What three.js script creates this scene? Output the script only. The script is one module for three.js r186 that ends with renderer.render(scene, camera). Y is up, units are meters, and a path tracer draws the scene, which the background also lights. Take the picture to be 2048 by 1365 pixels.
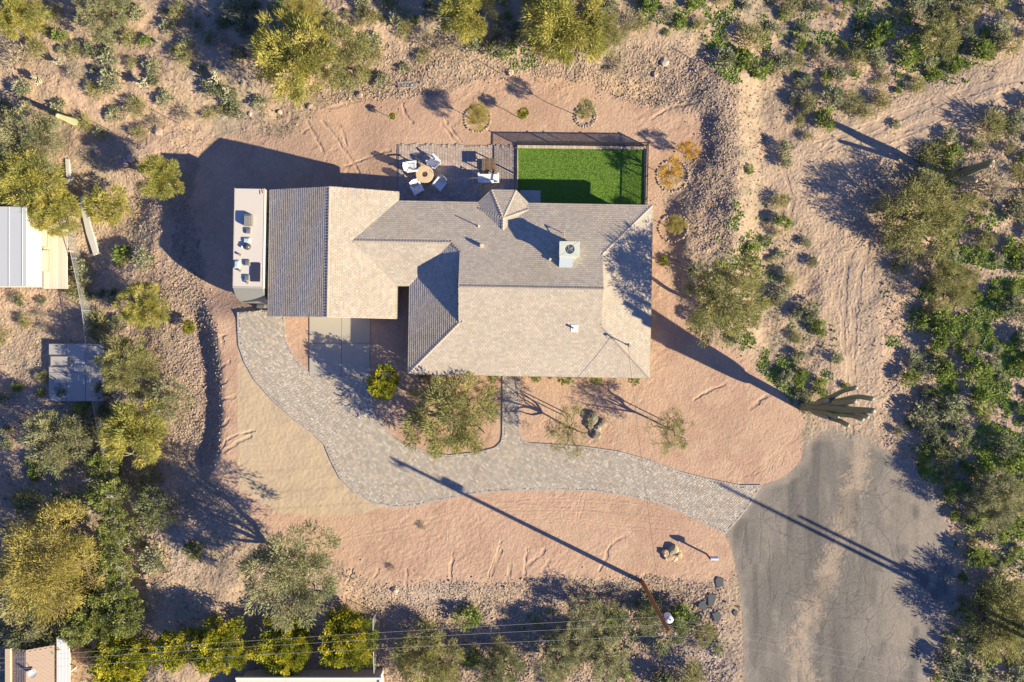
import * as THREE from 'three';
import { mergeGeometries } from 'three/addons/utils/BufferGeometryUtils.js';
import { RoundedBoxGeometry } from 'three/addons/geometries/RoundedBoxGeometry.js';

// ---------------------------------------------------------------- camera, sky, sun, exposure
const scene = new THREE.Scene();
const CAM_H = 52, FOCAL = 1404;                       // a drone 52 m up, looking straight down
const camera = new THREE.PerspectiveCamera(2 * Math.atan(682.5 / FOCAL) * 180 / Math.PI, 1024 / 682, 0.5, 900);
camera.up.set(0, 0, -1);
camera.position.set(0, CAM_H, 0);
camera.lookAt(0, 0, 0);

const SUN_EL = 23.3 * Math.PI / 180, SUN_AZ = Math.atan2(0.444, 0.896);
const sunDir = new THREE.Vector3(Math.cos(SUN_EL) * Math.cos(SUN_AZ), Math.sin(SUN_EL), Math.cos(SUN_EL) * Math.sin(SUN_AZ));
{ // clear winter sky: deep blue overhead, paler towards the horizon and round the sun
  const w = 128, h = 64, d = new Float32Array(w * h * 4), v = new THREE.Vector3();
  for (let j = 0; j < h; j++) for (let i = 0; i < w; i++) {
    const lat = ((j + 0.5) / h - 0.5) * Math.PI, lon = ((i + 0.5) / w - 0.5) * 2 * Math.PI;
    v.set(Math.cos(lat) * Math.cos(lon), Math.sin(lat), Math.cos(lat) * Math.sin(lon));
    const up = Math.max(0, v.y), hz = Math.pow(1 - up, 4), g = Math.pow(Math.max(0, v.dot(sunDir)), 8);
    const k = (j * w + i) * 4;
    d[k] = 0.034 + 0.055 * hz + 0.07 * g; d[k + 1] = 0.074 + 0.085 * hz + 0.065 * g; d[k + 2] = 0.225 + 0.12 * hz + 0.06 * g; d[k + 3] = 1;
  }
  const t = new THREE.DataTexture(d, w, h, THREE.RGBAFormat, THREE.FloatType);
  t.mapping = THREE.EquirectangularReflectionMapping; t.magFilter = t.minFilter = THREE.LinearFilter; t.needsUpdate = true;
  scene.background = t; scene.environment = t;
}
const sun = new THREE.DirectionalLight(new THREE.Color().setRGB(1, 0.876, 0.625), 5);
sun.position.copy(sunDir).multiplyScalar(150); sun.castShadow = true;
Object.assign(sun.shadow.camera, { left: -60, right: 60, top: 60, bottom: -60, near: 1, far: 320 });
sun.shadow.mapSize.set(4096, 4096);
scene.add(sun, sun.target);
const EXPOSURE = 2.4;

// ---------------------------------------------------------------- helpers
const rngOf = (s) => () => { s |= 0; s = s + 0x6D2B79F5 | 0; let t = Math.imul(s ^ s >>> 15, 1 | s); t = t + Math.imul(t ^ t >>> 7, 61 | t) ^ t; return ((t ^ t >>> 14) >>> 0) / 4294967296; };
const sm = (a, b, x) => { const t = Math.min(1, Math.max(0, (x - a) / (b - a))); return t * t * (3 - 2 * t); };
const lerp = (a, b, t) => a + (b - a) * t, clamp = (x, a, b) => Math.min(b, Math.max(a, x));
const hash2 = (i, j) => { let h = Math.imul(i, 374761393) + Math.imul(j, 668265263) | 0; h = Math.imul(h ^ h >>> 13, 1274126177); return ((h ^ h >>> 16) >>> 0) / 4294967296; };
const vnoise = (x, y) => { const i = Math.floor(x), j = Math.floor(y), a = x - i, b = y - j, u = a * a * (3 - 2 * a), v = b * b * (3 - 2 * b);
  return lerp(lerp(hash2(i, j), hash2(i + 1, j), u), lerp(hash2(i, j + 1), hash2(i + 1, j + 1), u), v); };
const fbm = (x, y, o = 4) => { let s = 0, a = 0.5, n = 0; for (let k = 0; k < o; k++) { s += a * vnoise(x, y); n += a; x = x * 2.03 + 17.3; y = y * 2.03 + 9.1; a *= 0.5; } return s / n; };
const PXM = 27;
const toPX = (x) => 1024 + x * PXM, toPY = (z) => 682.5 + z * PXM;
const W = (px, py, h = 0) => new THREE.Vector3((px - 1024) / FOCAL * (CAM_H - h), h, (py - 682.5) / FOCAL * (CAM_H - h));

const taken = new Map();
const numbered = (n) => { const k = taken.get(n) ?? 0; taken.set(n, k + 1); return k ? n + '_' + String(k).padStart(3, '0') : n; };
const mat = (r, g, b, o = {}) => { const m = new THREE.MeshStandardMaterial({ roughness: 0.85, ...o }); m.color.setRGB(r, g, b); return m; };
function shade(o) { o.castShadow = o.receiveShadow = true; return o; }
function mesh(name, geo, m, parent) { const o = shade(new THREE.Mesh(geo, m)); o.name = name; if (parent) parent.add(o); return o; }
function tag(o, label, category, group) { o.userData.label = label; o.userData.category = category; if (group) o.userData.group = group; return o; }
function thing(name, label, category, pos, turn = 0, group) { const o = new THREE.Group(); o.name = numbered(name); o.position.copy(pos); o.rotation.y = turn; scene.add(o); return tag(o, label, category, group); }
function single(name, geo, m, label, category, group) { const o = mesh(numbered(name), geo, m); scene.add(o); return tag(o, label, category, group); }
function structure(name, geo, m, label) { const o = mesh(numbered(name), geo, m); o.userData.kind = 'structure'; if (label) o.userData.label = label; scene.add(o); return o; }
const box = (w, h, d, x = 0, y = 0, z = 0) => new THREE.BoxGeometry(w, h, d).translate(x, y, z);
const rbox = (w, h, d, r, x = 0, y = 0, z = 0) => new RoundedBoxGeometry(w, h, d, 2, r).translate(x, y, z);
const cyl = (r0, r1, h, n = 12, x = 0, y = 0, z = 0) => new THREE.CylinderGeometry(r1, r0, h, n).translate(x, y + h / 2, z);
function bar(a, b, r, n = 6) { // round bar between two points
  const d = new THREE.Vector3().subVectors(b, a), g = new THREE.CylinderGeometry(r, r, d.length(), n);
  g.applyQuaternion(new THREE.Quaternion().setFromUnitVectors(new THREE.Vector3(0, 1, 0), d.clone().normalize()));
  return g.translate((a.x + b.x) / 2, (a.y + b.y) / 2, (a.z + b.z) / 2);
}
const V = (x, y, z) => new THREE.Vector3(x, y, z);
const joined = (list) => mergeGeometries(list.map((g) => { const q = g.index ? g.toNonIndexed() : g; for (const k of Object.keys(q.attributes)) if (!['position', 'normal', 'uv'].includes(k)) q.deleteAttribute(k); if (!q.attributes.uv) q.setAttribute('uv', new THREE.Float32BufferAttribute(new Float32Array(q.attributes.position.count * 2), 2)); return q; }));
function triGeo(pos, col, nor) { const g = new THREE.BufferGeometry(); g.setAttribute('position', new THREE.Float32BufferAttribute(pos, 3)); if (col) g.setAttribute('color', new THREE.Float32BufferAttribute(col, 3)); if (nor) g.setAttribute('normal', new THREE.Float32BufferAttribute(nor, 3)); else g.computeVertexNormals(); return g; }
function wire(a, b, sag, r, n = 24) { const pts = []; for (let i = 0; i <= n; i++) { const t = i / n, p = new THREE.Vector3().lerpVectors(a, b, t); p.y -= sag * 4 * t * (1 - t); pts.push(p); } return new THREE.TubeGeometry(new THREE.CatmullRomCurve3(pts), n, r, 5); }

// small tiling grain texture for bump
function grainTex(n, seed, f) { const r = rngOf(seed), d = new Uint8Array(n * n * 4); for (let i = 0; i < n * n; i++) { const v = f ? f(i % n, Math.floor(i / n), r) : r() * 255; d[i * 4] = d[i * 4 + 1] = d[i * 4 + 2] = v; d[i * 4 + 3] = 255; }
  const t = new THREE.DataTexture(d, n, n); t.wrapS = t.wrapT = THREE.RepeatWrapping; t.magFilter = THREE.LinearFilter; t.needsUpdate = true; return t; }

// ---------------------------------------------------------------- ground plan (outlines measured on the ground, in 1/27 m)
const PLAN = {
  yard: [[395, 560], [392, 480], [372, 420], [382, 340], [402, 292], [440, 272], [520, 268], [585, 265], [640, 215], [700, 203], [800, 202], [900, 185], [960, 160], [1060, 153], [1180, 168], [1240, 200], [1330, 225], [1400, 232], [1405, 300], [1330, 330], [1318, 380], [1332, 440], [1332, 520], [1355, 600], [1392, 662], [1470, 705], [1560, 785], [1602, 832], [1604, 925], [1570, 955], [1525, 972], [1500, 1010], [1452, 1067], [1466, 1100], [1474, 1140], [1440, 1172], [1380, 1160], [1290, 1145], [1200, 1152], [1100, 1152], [1000, 1166], [900, 1160], [760, 1168], [690, 1130], [560, 1085], [500, 1030], [455, 985], [425, 950], [440, 905], [448, 830], [442, 740], [428, 660], [408, 595]],
  granite: [[476, 640], [476, 905], [474, 972], [510, 1003], [562, 1027], [640, 1031], [720, 1027], [785, 1014], [900, 990], [700, 850], [500, 640]],
  asphalt: [[1522, 972], [1500, 1008], [1450, 1067], [1465, 1100], [1475, 1150], [1482, 1200], [1486, 1260], [1488, 1365], [1488, 1720], [1830, 1720], [1850, 1365], [1868, 1300], [1890, 1255], [1903, 1190], [1908, 1130], [1903, 1080], [1880, 1010], [1850, 965], [1800, 915], [1752, 892], [1710, 872], [1660, 868], [1612, 885], [1602, 925], [1570, 955]],
  track: [[1620, 890], [1650, 850], [1665, 760], [1640, 650], [1640, 560], [1620, 470], [1580, 420], [1520, 380], [1515, 340], [1560, 300], [1620, 260], [1700, 245], [1790, 195], [1900, 150], [2048, 92], [2250, 30], [2250, 140], [2048, 210], [1950, 255], [1880, 275], [1800, 310], [1740, 340], [1700, 400], [1700, 470], [1735, 520], [1760, 600], [1780, 700], [1770, 780], [1760, 850], [1760, 895], [1710, 872], [1660, 868]],
  driveway: [[476, 625], [476, 650], [478, 690], [490, 725], [510, 760], [545, 800], [590, 840], [630, 870], [650, 890], [662, 920], [680, 955], [710, 985], [745, 1005], [785, 1014], [830, 1012], [880, 1000], [930, 990], [985, 983], [1050, 980], [1120, 980], [1190, 982], [1250, 990], [1310, 1003], [1360, 1022], [1410, 1047], [1450, 1067], [1475, 1040], [1500, 1008], [1522, 972], [1480, 972], [1420, 960], [1360, 945], [1300, 922], [1240, 905], [1170, 895], [1100, 890], [1060, 888], [1045, 883], [1037, 868], [1037, 735], [1007, 735], [1006, 868], [1003, 885], [990, 897], [960, 905], [900, 912], [860, 908], [820, 893], [780, 868], [757, 840], [742, 805], [739, 748], [619, 748], [605, 735], [585, 710], [570, 680], [566, 620], [536, 620]],
};
function sdPoly(poly, x, y) { let d = 1e9, ins = false; for (let i = 0, j = poly.length - 1; i < poly.length; j = i++) { const [ax, ay] = poly[i], [bx, by] = poly[j], ex = bx - ax, ey = by - ay, wx = x - ax, wy = y - ay, t = clamp((wx * ex + wy * ey) / (ex * ex + ey * ey), 0, 1), dx = wx - ex * t, dy = wy - ey * t; d = Math.min(d, dx * dx + dy * dy); if ((ay > y) !== (by > y) && x < (bx - ax) * (y - ay) / (by - ay) + ax) ins = !ins; } return (ins ? 1 : -1) * Math.sqrt(d) / PXM; } // metres, positive inside
const HX = 54, HZ = 37;                               // half extent of the detailed ground, metres
const SN = 541, SM = 371, sdf = {};
for (const k of Object.keys(PLAN)) { const a = new Float32Array(SN * SM); for (let j = 0; j < SM; j++) for (let i = 0; i < SN; i++) a[j * SN + i] = sdPoly(PLAN[k], toPX(-HX + 2 * HX * i / (SN - 1)), toPY(-HZ + 2 * HZ * j / (SM - 1))); sdf[k] = a; }
function sd(k, x, z) { const a = sdf[k], u = clamp((x + HX) / (2 * HX) * (SN - 1), 0, SN - 1.001), v = clamp((z + HZ) / (2 * HZ) * (SM - 1), 0, SM - 1.001), i = Math.floor(u), j = Math.floor(v), s = u - i, t = v - j, o = j * SN + i; return lerp(lerp(a[o], a[o + 1], s), lerp(a[o + SN], a[o + SN + 1], s), t); }
const blob = (X, Y, cx, cy, rx, ry) => Math.max(0, 1 - Math.hypot((X - cx) / rx, (Y - cy) / ry));
// how stony the ground is, 0..1
function stony(X, Y) {
  let s = 0.30;
  s = Math.max(s, 1.25 * sm(300, 360, X) * sm(455, 430, X) * sm(360, 420, Y) * sm(990, 900, Y));
  s = Math.max(s, 0.95 * sm(60, 130, Y) * sm(250, 190, Y) * sm(560, 700, X) * sm(1460, 1400, X));
  s = Math.max(s, 0.95 * sm(1360, 1390, X) * sm(1500, 1450, X) * sm(80, 150, Y) * sm(560, 470, Y));
  s = Math.max(s, 0.9 * sm(1130, 1165, Y) * sm(640, 760, X) * sm(1490, 1420, X));
  s = Math.max(s, 0.55 * sm(470, 380, X) * sm(280, 320, Y) * sm(1300, 1200, Y));
  s = Math.max(s, 1.1 * blob(X, Y, 400, 1010, 150, 110), 0.9 * blob(X, Y, 300, 1110, 120, 130));
  s = Math.max(s, 0.6 * sm(1700, 1800, X));
  return clamp(s * (0.55 + 0.9 * fbm(X * 0.02, Y * 0.02, 3)), 0, 1);
}
function terrain(x, z) { // height of the bare ground, metres
  const X = toPX(x), Y = toPY(z);
  const flat = Math.max(sd('yard', x, z), sd('asphalt', x, z) - 0.2, sd('driveway', x, z));
  const out = sm(0.4, -2.2, flat);
  let h = -0.75 * sm(330, 230, X) * sm(300, 400, Y) - 0.85 * sm(480, 435, X + 60 * (fbm(x * 0.7, z * 0.7, 3) - 0.5)) * sm(570, 650, Y) * sm(1020, 950, Y);
  h += -0.75 * sm(1130, 1260, Y) * sm(1495, 1230, X) * sm(440, 520, X);
  h += 0.8 * sm(200, 40, Y) * sm(1520, 1300, X) * sm(500, 640, X) + 0.25 * sm(200, 0, Y);
  h += 0.75 * sm(1310, 1395, X) * sm(370, 440, Y) * sm(700, 640, Y) * sm(1530, 1450, X) + 0.45 * sm(1360, 1430, X) * sm(1530, 1470, X) * sm(420, 360, Y) * sm(90, 180, Y);
  h += -0.35 * sm(1450, 1540, X) * sm(880, 800, Y) + 0.3 * sm(1850, 2000, X);
  h *= sm(0.3, -1.6, flat);
  h -= (0.25 * sm(800, 690, X) + 0.7 * sm(690, 440, X) - 0.25 * sm(430, 340, X)) * sm(645, 560, Y) * sm(150, 260, Y);
  h += out * ((fbm(x * 0.35, z * 0.35, 4) - 0.5) * 0.55 + (fbm(x * 1.7 + 40, z * 1.7, 3) - 0.5) * 0.13);
  h += (1 - out) * (fbm(x * 0.8, z * 0.8, 3) - 0.5) * 0.03 * sm(0.15, -0.4, sd('driveway', x, z)) * sm(0.1, -0.3, sd('asphalt', x, z));
  const t = sd('track', x, z); if (t > -1) h = lerp(h, h * 0.5 - 0.06, sm(-0.8, 0.5, t));
  const e = Math.max(Math.abs(x) - 50, Math.abs(z) - 34); if (e > 0) h = lerp(h, -1.9, sm(0, 3.6, e));
  return h;
}
const GP = (px, py) => { let p = W(px, py, 0); for (let k = 0; k < 3; k++) p = W(px, py, terrain(p.x, p.z)); return p; };
// ---------------------------------------------------------------- ground sheets: one height grid, cut into desert, gravel yard, granite pad, dirt track and road
const TW = 2048, TH = Math.round(TW * HZ / HX);
const groundMap = (() => {
  const col = new Uint8Array(TW * TH * 4), bmp = new Uint8Array(TW * TH * 4), lin = new Float32Array(TW * TH * 3), hgt = new Float32Array(TW * TH);
  const mpp = 2 * HX / TW;
  const mixTo = (o, c, t) => { lin[o] = lerp(lin[o], c[0], t); lin[o + 1] = lerp(lin[o + 1], c[1], t); lin[o + 2] = lerp(lin[o + 2], c[2], t); };
  for (let j = 0; j < TH; j++) for (let i = 0; i < TW; i++) {
    const x = -HX + (i + 0.5) * mpp, z = -HZ + (j + 0.5) * mpp, X = toPX(x), Y = toPY(z), o = (j * TW + i) * 3;
    const n1 = fbm(x * 0.22, z * 0.22, 3), n2 = vnoise(x * 1.9 + 5, z * 1.9), n3 = vnoise(x * 6.1, z * 6.1 + 3), r = hash2(i, j), r2 = hash2(i >> 1, (j >> 1) + 7777);
    const st = stony(X, Y);
    // desert soil
    lin[o] = 0.345; lin[o + 1] = 0.252; lin[o + 2] = 0.175;
    mixTo(o, [0.39, 0.27, 0.19], sm(0.45, 0.7, n1) * 0.9);
    mixTo(o, [0.28, 0.222, 0.155], sm(0.5, 0.75, fbm(x * 0.5 + 60, z * 0.5, 3)));
    mixTo(o, [0.235, 0.172, 0.135], 0.55 * sm(0.45, 0.95, st));
    mixTo(o, [0.30, 0.255, 0.23], 0.7 * Math.max(blob(X, Y, 465, 222, 60, 40), 0.6 * blob(X, Y, 860, 1190, 170, 60), 0.9 * blob(X, Y, 360, 1090, 90, 60), 0.8 * blob(X, Y, 1420, 1320, 90, 90)));
    mixTo(o, [0.50, 0.34, 0.19], 0.75 * Math.max(blob(X, Y, 1250, 180, 90, 32), blob(X, Y, 300, 1115, 55, 60), 0.6 * blob(X, Y, 1180, 170, 80, 25)));
    let bump = 0.45 + st * 0.4 * (r2 - 0.5) + 0.22 * (n3 - 0.5) + 0.1 * (r - 0.5);
    const sp = 0.72 + 0.56 * r2; let k = lerp(1, sp, 0.25 + 0.6 * st) * (0.93 + 0.14 * r) * (0.9 + 0.2 * n2);
    // yard gravel
    const wob = (n2 - 0.5) * 0.5 + (n3 - 0.5) * 0.2, y = sm(-0.35, 0.25, sd('yard', x, z) + wob);
    mixTo(o, [0.44, 0.29, 0.20], y); mixTo(o, [0.385, 0.247, 0.17], y * 0.9 * sm(0.42, 0.7, fbm(x * 0.4 + 9, z * 0.4, 4)));
    mixTo(o, [0.455, 0.315, 0.21], y * 0.7 * sm(0.5, 0.72, fbm(x * 0.9 + 90, z * 0.9, 3)));
    k = lerp(k, (0.88 + 0.24 * r) * (0.93 + 0.14 * n3), y); { const xr = x * 0.81 - z * 0.59, zr = x * 0.59 + z * 0.81; bump = lerp(bump, 0.45 + 0.075 * (r2 - 0.5) + 0.06 * (r - 0.5) + 0.2 * (fbm(xr * 2.7 + 8, zr * 4.3, 4) - 0.5) * (0.35 + sm(0.4, 0.65, fbm(x * 0.3 + 44, z * 0.3, 2))), y); }
    const g = sm(-0.12, 0.12, sd('granite', x, z) + wob * 0.3);
    mixTo(o, [0.45, 0.345, 0.225], g); mixTo(o, [0.41, 0.32, 0.215], g * sm(0.45, 0.7, fbm(x * 0.7, z * 0.7 + 30, 3)));
    k = lerp(k, 0.93 + 0.14 * r, g); bump = lerp(bump, 0.45 + 0.1 * (n3 - 0.5) + 0.12 * (n2 - 0.5), g);
    const t = sm(-0.7, 0.7, sd('track', x, z) + wob * 1.6);
    mixTo(o, [0.39, 0.285, 0.20], t); mixTo(o, [0.33, 0.25, 0.185], t * sm(0.45, 0.7, fbm(x * 0.6 + 3, z * 0.25, 3)));
    k = lerp(k, 0.85 + 0.3 * r2, t * 0.8); bump = lerp(bump, 0.45 + 0.2 * (n3 - 0.5) + 0.16 * (r2 - 0.5), t);
    // asphalt: worn, dusty, with a washed-in streak of sand and dark tyre bands
    const ed = sd('asphalt', x, z), topEdge = sm(905, 875, Y), a = sm(-0.06 - topEdge * 0.8, 0.06 + topEdge * 0.9, ed + wob * (0.1 + topEdge + sm(1780, 1850, X) * 1.6));
    if (a > 0) {
      const lane = (X - 1488) - (1365 - Y) * 0.10;
      const c = [0.152, 0.138, 0.122]; mixTo(o, c, a);
      mixTo(o, [0.205, 0.182, 0.156], a * sm(0.42, 0.68, fbm(x * 0.9, z * 0.28 + 50, 4)));
      mixTo(o, [0.105, 0.097, 0.09], a * 0.75 * sm(0.5, 0.72, fbm(x * 1.5 + 20, z * 0.16, 3)));
      const cx = lerp(1600, 1716, sm(1365, 890, Y)) + 26 * (fbm(Y * 0.014, 4.2, 2) - 0.5), sw = lerp(17, 12, sm(1365, 890, Y));
      mixTo(o, [0.41, 0.315, 0.225], a * 0.7 * sm(sw + 22, sw - 12, Math.abs(X - cx) + (n2 - 0.5) * 22 + (n3 - 0.5) * 26 + (r2 - 0.5) * 22) * (0.45 + 0.55 * sm(0.3, 0.6, fbm(x * 0.8, z * 0.5 + 9, 3))));
      mixTo(o, [0.28, 0.235, 0.19], a * 0.7 * sm(1700, 1860, X - (Y - 1000) * -0.03) * sm(0.35, 0.6, fbm(x * 0.7 + 77, z * 0.7, 3)));
      mixTo(o, [0.31, 0.26, 0.21], a * 0.6 * sm(0.7, 0.0, ed + wob));
      k = lerp(k, (0.84 + 0.32 * r) * (0.92 + 0.16 * n3), a); bump = lerp(bump, 0.45 + 0.05 * (r - 0.5) + 0.02 * n2, a);
    }
    lin[o] *= k; lin[o + 1] *= k; lin[o + 2] *= k; hgt[j * TW + i] = bump;
  }
  // scored lines: rills, ruts, tyre prints and cracks
  const rnd = rngOf(5);
  function stroke(pts, wid, dep, c, ct) { // pts in plan units, wid in metres
    for (let s = 0; s + 1 < pts.length; s++) {
      const [ax, ay] = pts[s], [bx, by] = pts[s + 1], n = Math.max(2, Math.ceil(Math.hypot(bx - ax, by - ay) / PXM / mpp * 1.5));
      for (let q = 0; q < n; q++) {
        const tt = q / n, jx = (vnoise(ax + tt * 9 * n * 0.02, ay + 3.3) - 0.5) * 6, X = lerp(ax, bx, tt) + jx * 0.5 + (c ? 0 : 5 * (vnoise(ay + tt * n * 0.05, 6.1) - 0.5)), Y = lerp(ay, by, tt) + jx * 0.4;
        const ci = ((X - 1024) / PXM + HX) / mpp, cj = ((Y - 682.5) / PXM + HZ) / mpp, nz = vnoise(X * 0.16 + 3, Y * 0.16 + 8), rr = wid * (0.55 + 1.0 * nz) / mpp, dp = dep * (0.25 + 1.1 * vnoise(X * 0.11 + 70, Y * 0.11));
        for (let jj = Math.floor(cj - rr); jj <= cj + rr; jj++) for (let ii = Math.floor(ci - rr); ii <= ci + rr; ii++) {
          if (ii < 0 || jj < 0 || ii >= TW || jj >= TH) continue; const d = Math.hypot(ii + 0.5 - ci, jj + 0.5 - cj) / rr; if (d >= 1) continue;
          const f = (1 - d * d), kk = jj * TW + ii; hgt[kk] = Math.min(hgt[kk], lerp(hgt[kk], 0.45 - dp, f * (0.6 + 0.4 * hash2(ii, jj)))); if (c) mixTo(kk * 3, c, ct * f);
        }
      }
    }
  }
  const rills = [[[418, 690], [432, 678], [452, 668]], [[432, 676], [446, 682]], [[436, 742], [446, 732], [459, 722]], [[440, 770], [456, 760]], [[440, 905], [452, 880], [478, 868], [508, 862]], [[448, 905], [470, 888], [500, 872]], [[436, 860], [458, 838]], [[440, 800], [470, 794]], [[445, 690], [440, 672]],
    [[692, 1170], [700, 1150], [706, 1138]], [[745, 1190], [748, 1160], [756, 1138]], [[768, 1200], [752, 1160]], [[810, 1200], [812, 1170], [814, 1138]], [[898, 1176], [902, 1140], [905, 1106]], [[978, 1152], [990, 1115], [1003, 1080]], [[984, 1152], [1000, 1100]], [[1016, 1160], [1018, 1130]], [[1050, 1150], [1052, 1110], [1056, 1096]], [[1086, 1140], [1098, 1120]], [[1198, 1142], [1210, 1120], [1222, 1090], [1250, 1072]], [[1052, 1135], [1090, 1100]],
    [[612, 240], [630, 275], [645, 302]], [[642, 240], [665, 265], [688, 300]], [[655, 240], [680, 250], [694, 290]], [[805, 210], [812, 232], [825, 245]], [[890, 235], [905, 262], [925, 284]], [[885, 250], [915, 286]], [[1300, 240], [1340, 214], [1400, 205]], [[620, 250], [600, 262]], [[780, 300], [690, 330]], [[690, 300], [720, 345]], [[600, 200], [660, 215], [720, 200]],
    [[1390, 800], [1420, 780], [1450, 770]], [[1500, 820], [1520, 800], [1540, 790]]];
  for (const p of rills) { stroke(p, 0.075 + rnd() * 0.05, 0.3); stroke(p.map(([X, Y]) => [X + (rnd() - 0.5) * 7, Y + (rnd() - 0.5) * 7]), 0.055, 0.22); }
  for (let k = 0; k < 9; k++) stroke([[1490 + k * 9, 955 - k * 3], [1530 + k * 6, 925 - k * 4], [1560 + k * 5, 905 - k * 4 - rnd() * 10], [1590, 895 - k * 5]], 0.06, 0.11);
  for (const p of [[[985, 1005], [1060, 998], [1150, 996], [1260, 1003], [1400, 1040]], [[990, 1022], [1080, 1020], [1180, 1020], [1330, 1042], [1450, 1075]], [[950, 1014], [1100, 1014], [1200, 1014]], [[1040, 1040], [1130, 1036], [1220, 1050], [1380, 1062]], [[1060, 1000], [1068, 990], [1085, 1002]], [[1150, 1060], [1154, 1020], [1166, 984]], [[890, 1080], [888, 1040]], [[680, 1075], [800, 1055], [890, 1030]], [[955, 1075], [955, 1030]]]) {
    stroke(p, 0.055, 0.1); stroke(p.map(([X, Y]) => [X + 6, Y + 7]), 0.055, 0.08);
  }
  for (const p of [[[1742, 455], [1700, 520], [1688, 600], [1694, 690], [1706, 780], [1700, 870]], [[1752, 470], [1722, 540], [1712, 620], [1708, 700], [1712, 800]], [[1640, 280], [1720, 262], [1800, 225], [1900, 190], [2060, 150]], [[1660, 300], [1760, 255], [1830, 222], [1930, 185], [2060, 140]], [[1740, 290], [1830, 260], [1920, 222], [2060, 172]], [[1730, 330], [1800, 285], [1900, 250], [2060, 185]], [[1570, 330], [1590, 400], [1575, 440]], [[1680, 250], [1740, 210], [1790, 190]]]) for (let q = 0; q < 4; q++) stroke(p.map(([X, Y]) => [X + (rnd() - 0.5) * 16, Y + (rnd() - 0.5) * 16]), 0.10, 0.2);
  // asphalt cracks
  for (let k = 0; k < 170; k++) {
    let X = 1490 + rnd() * 330, Y = 910 + rnd() * 520; if (sd('asphalt', (X - 1024) / PXM, (Y - 682.5) / PXM) < 0.3) continue;
    let a = rnd() < 0.55 ? Math.PI / 2 + (rnd() - 0.5) * 0.7 : rnd() * 6.28; const p = [[X, Y]], L = 3 + rnd() * 9;
    for (let s = 0; s < L; s++) { a += (rnd() - 0.5) * 1.0; X += Math.cos(a) * 12; Y += Math.sin(a) * 12; if (sd('asphalt', (X - 1024) / PXM, (Y - 682.5) / PXM) < 0.1) break; p.push([X, Y]); }
    stroke(p, 0.042, 0.05, [0.07, 0.062, 0.058], 0.08 + rnd() * 0.26);
  }
  const enc = (v) => 255 * clamp(v <= 0.0031308 ? v * 12.92 : 1.055 * Math.pow(v, 1 / 2.4) - 0.055, 0, 1);
  for (let j = 0; j < TH; j++) for (let i = 0; i < TW; i++) { const s = j * TW + i, d = s * 4; col[d] = enc(lin[s * 3]); col[d + 1] = enc(lin[s * 3 + 1]); col[d + 2] = enc(lin[s * 3 + 2]); col[d + 3] = 255; bmp[d] = bmp[d + 1] = bmp[d + 2] = 255 * clamp(hgt[s], 0, 1); bmp[d + 3] = 255; }
  const T = (d, srgb) => { const t = new THREE.DataTexture(d, TW, TH); if (srgb) t.colorSpace = THREE.SRGBColorSpace; t.magFilter = t.minFilter = THREE.LinearFilter; t.needsUpdate = true; return t; };
  return { map: T(col, true), bump: T(bmp) };
})();
const groundMat = new THREE.MeshStandardMaterial({ map: groundMap.map, bumpMap: groundMap.bump, bumpScale: 0.16, roughness: 0.96 });
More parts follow.
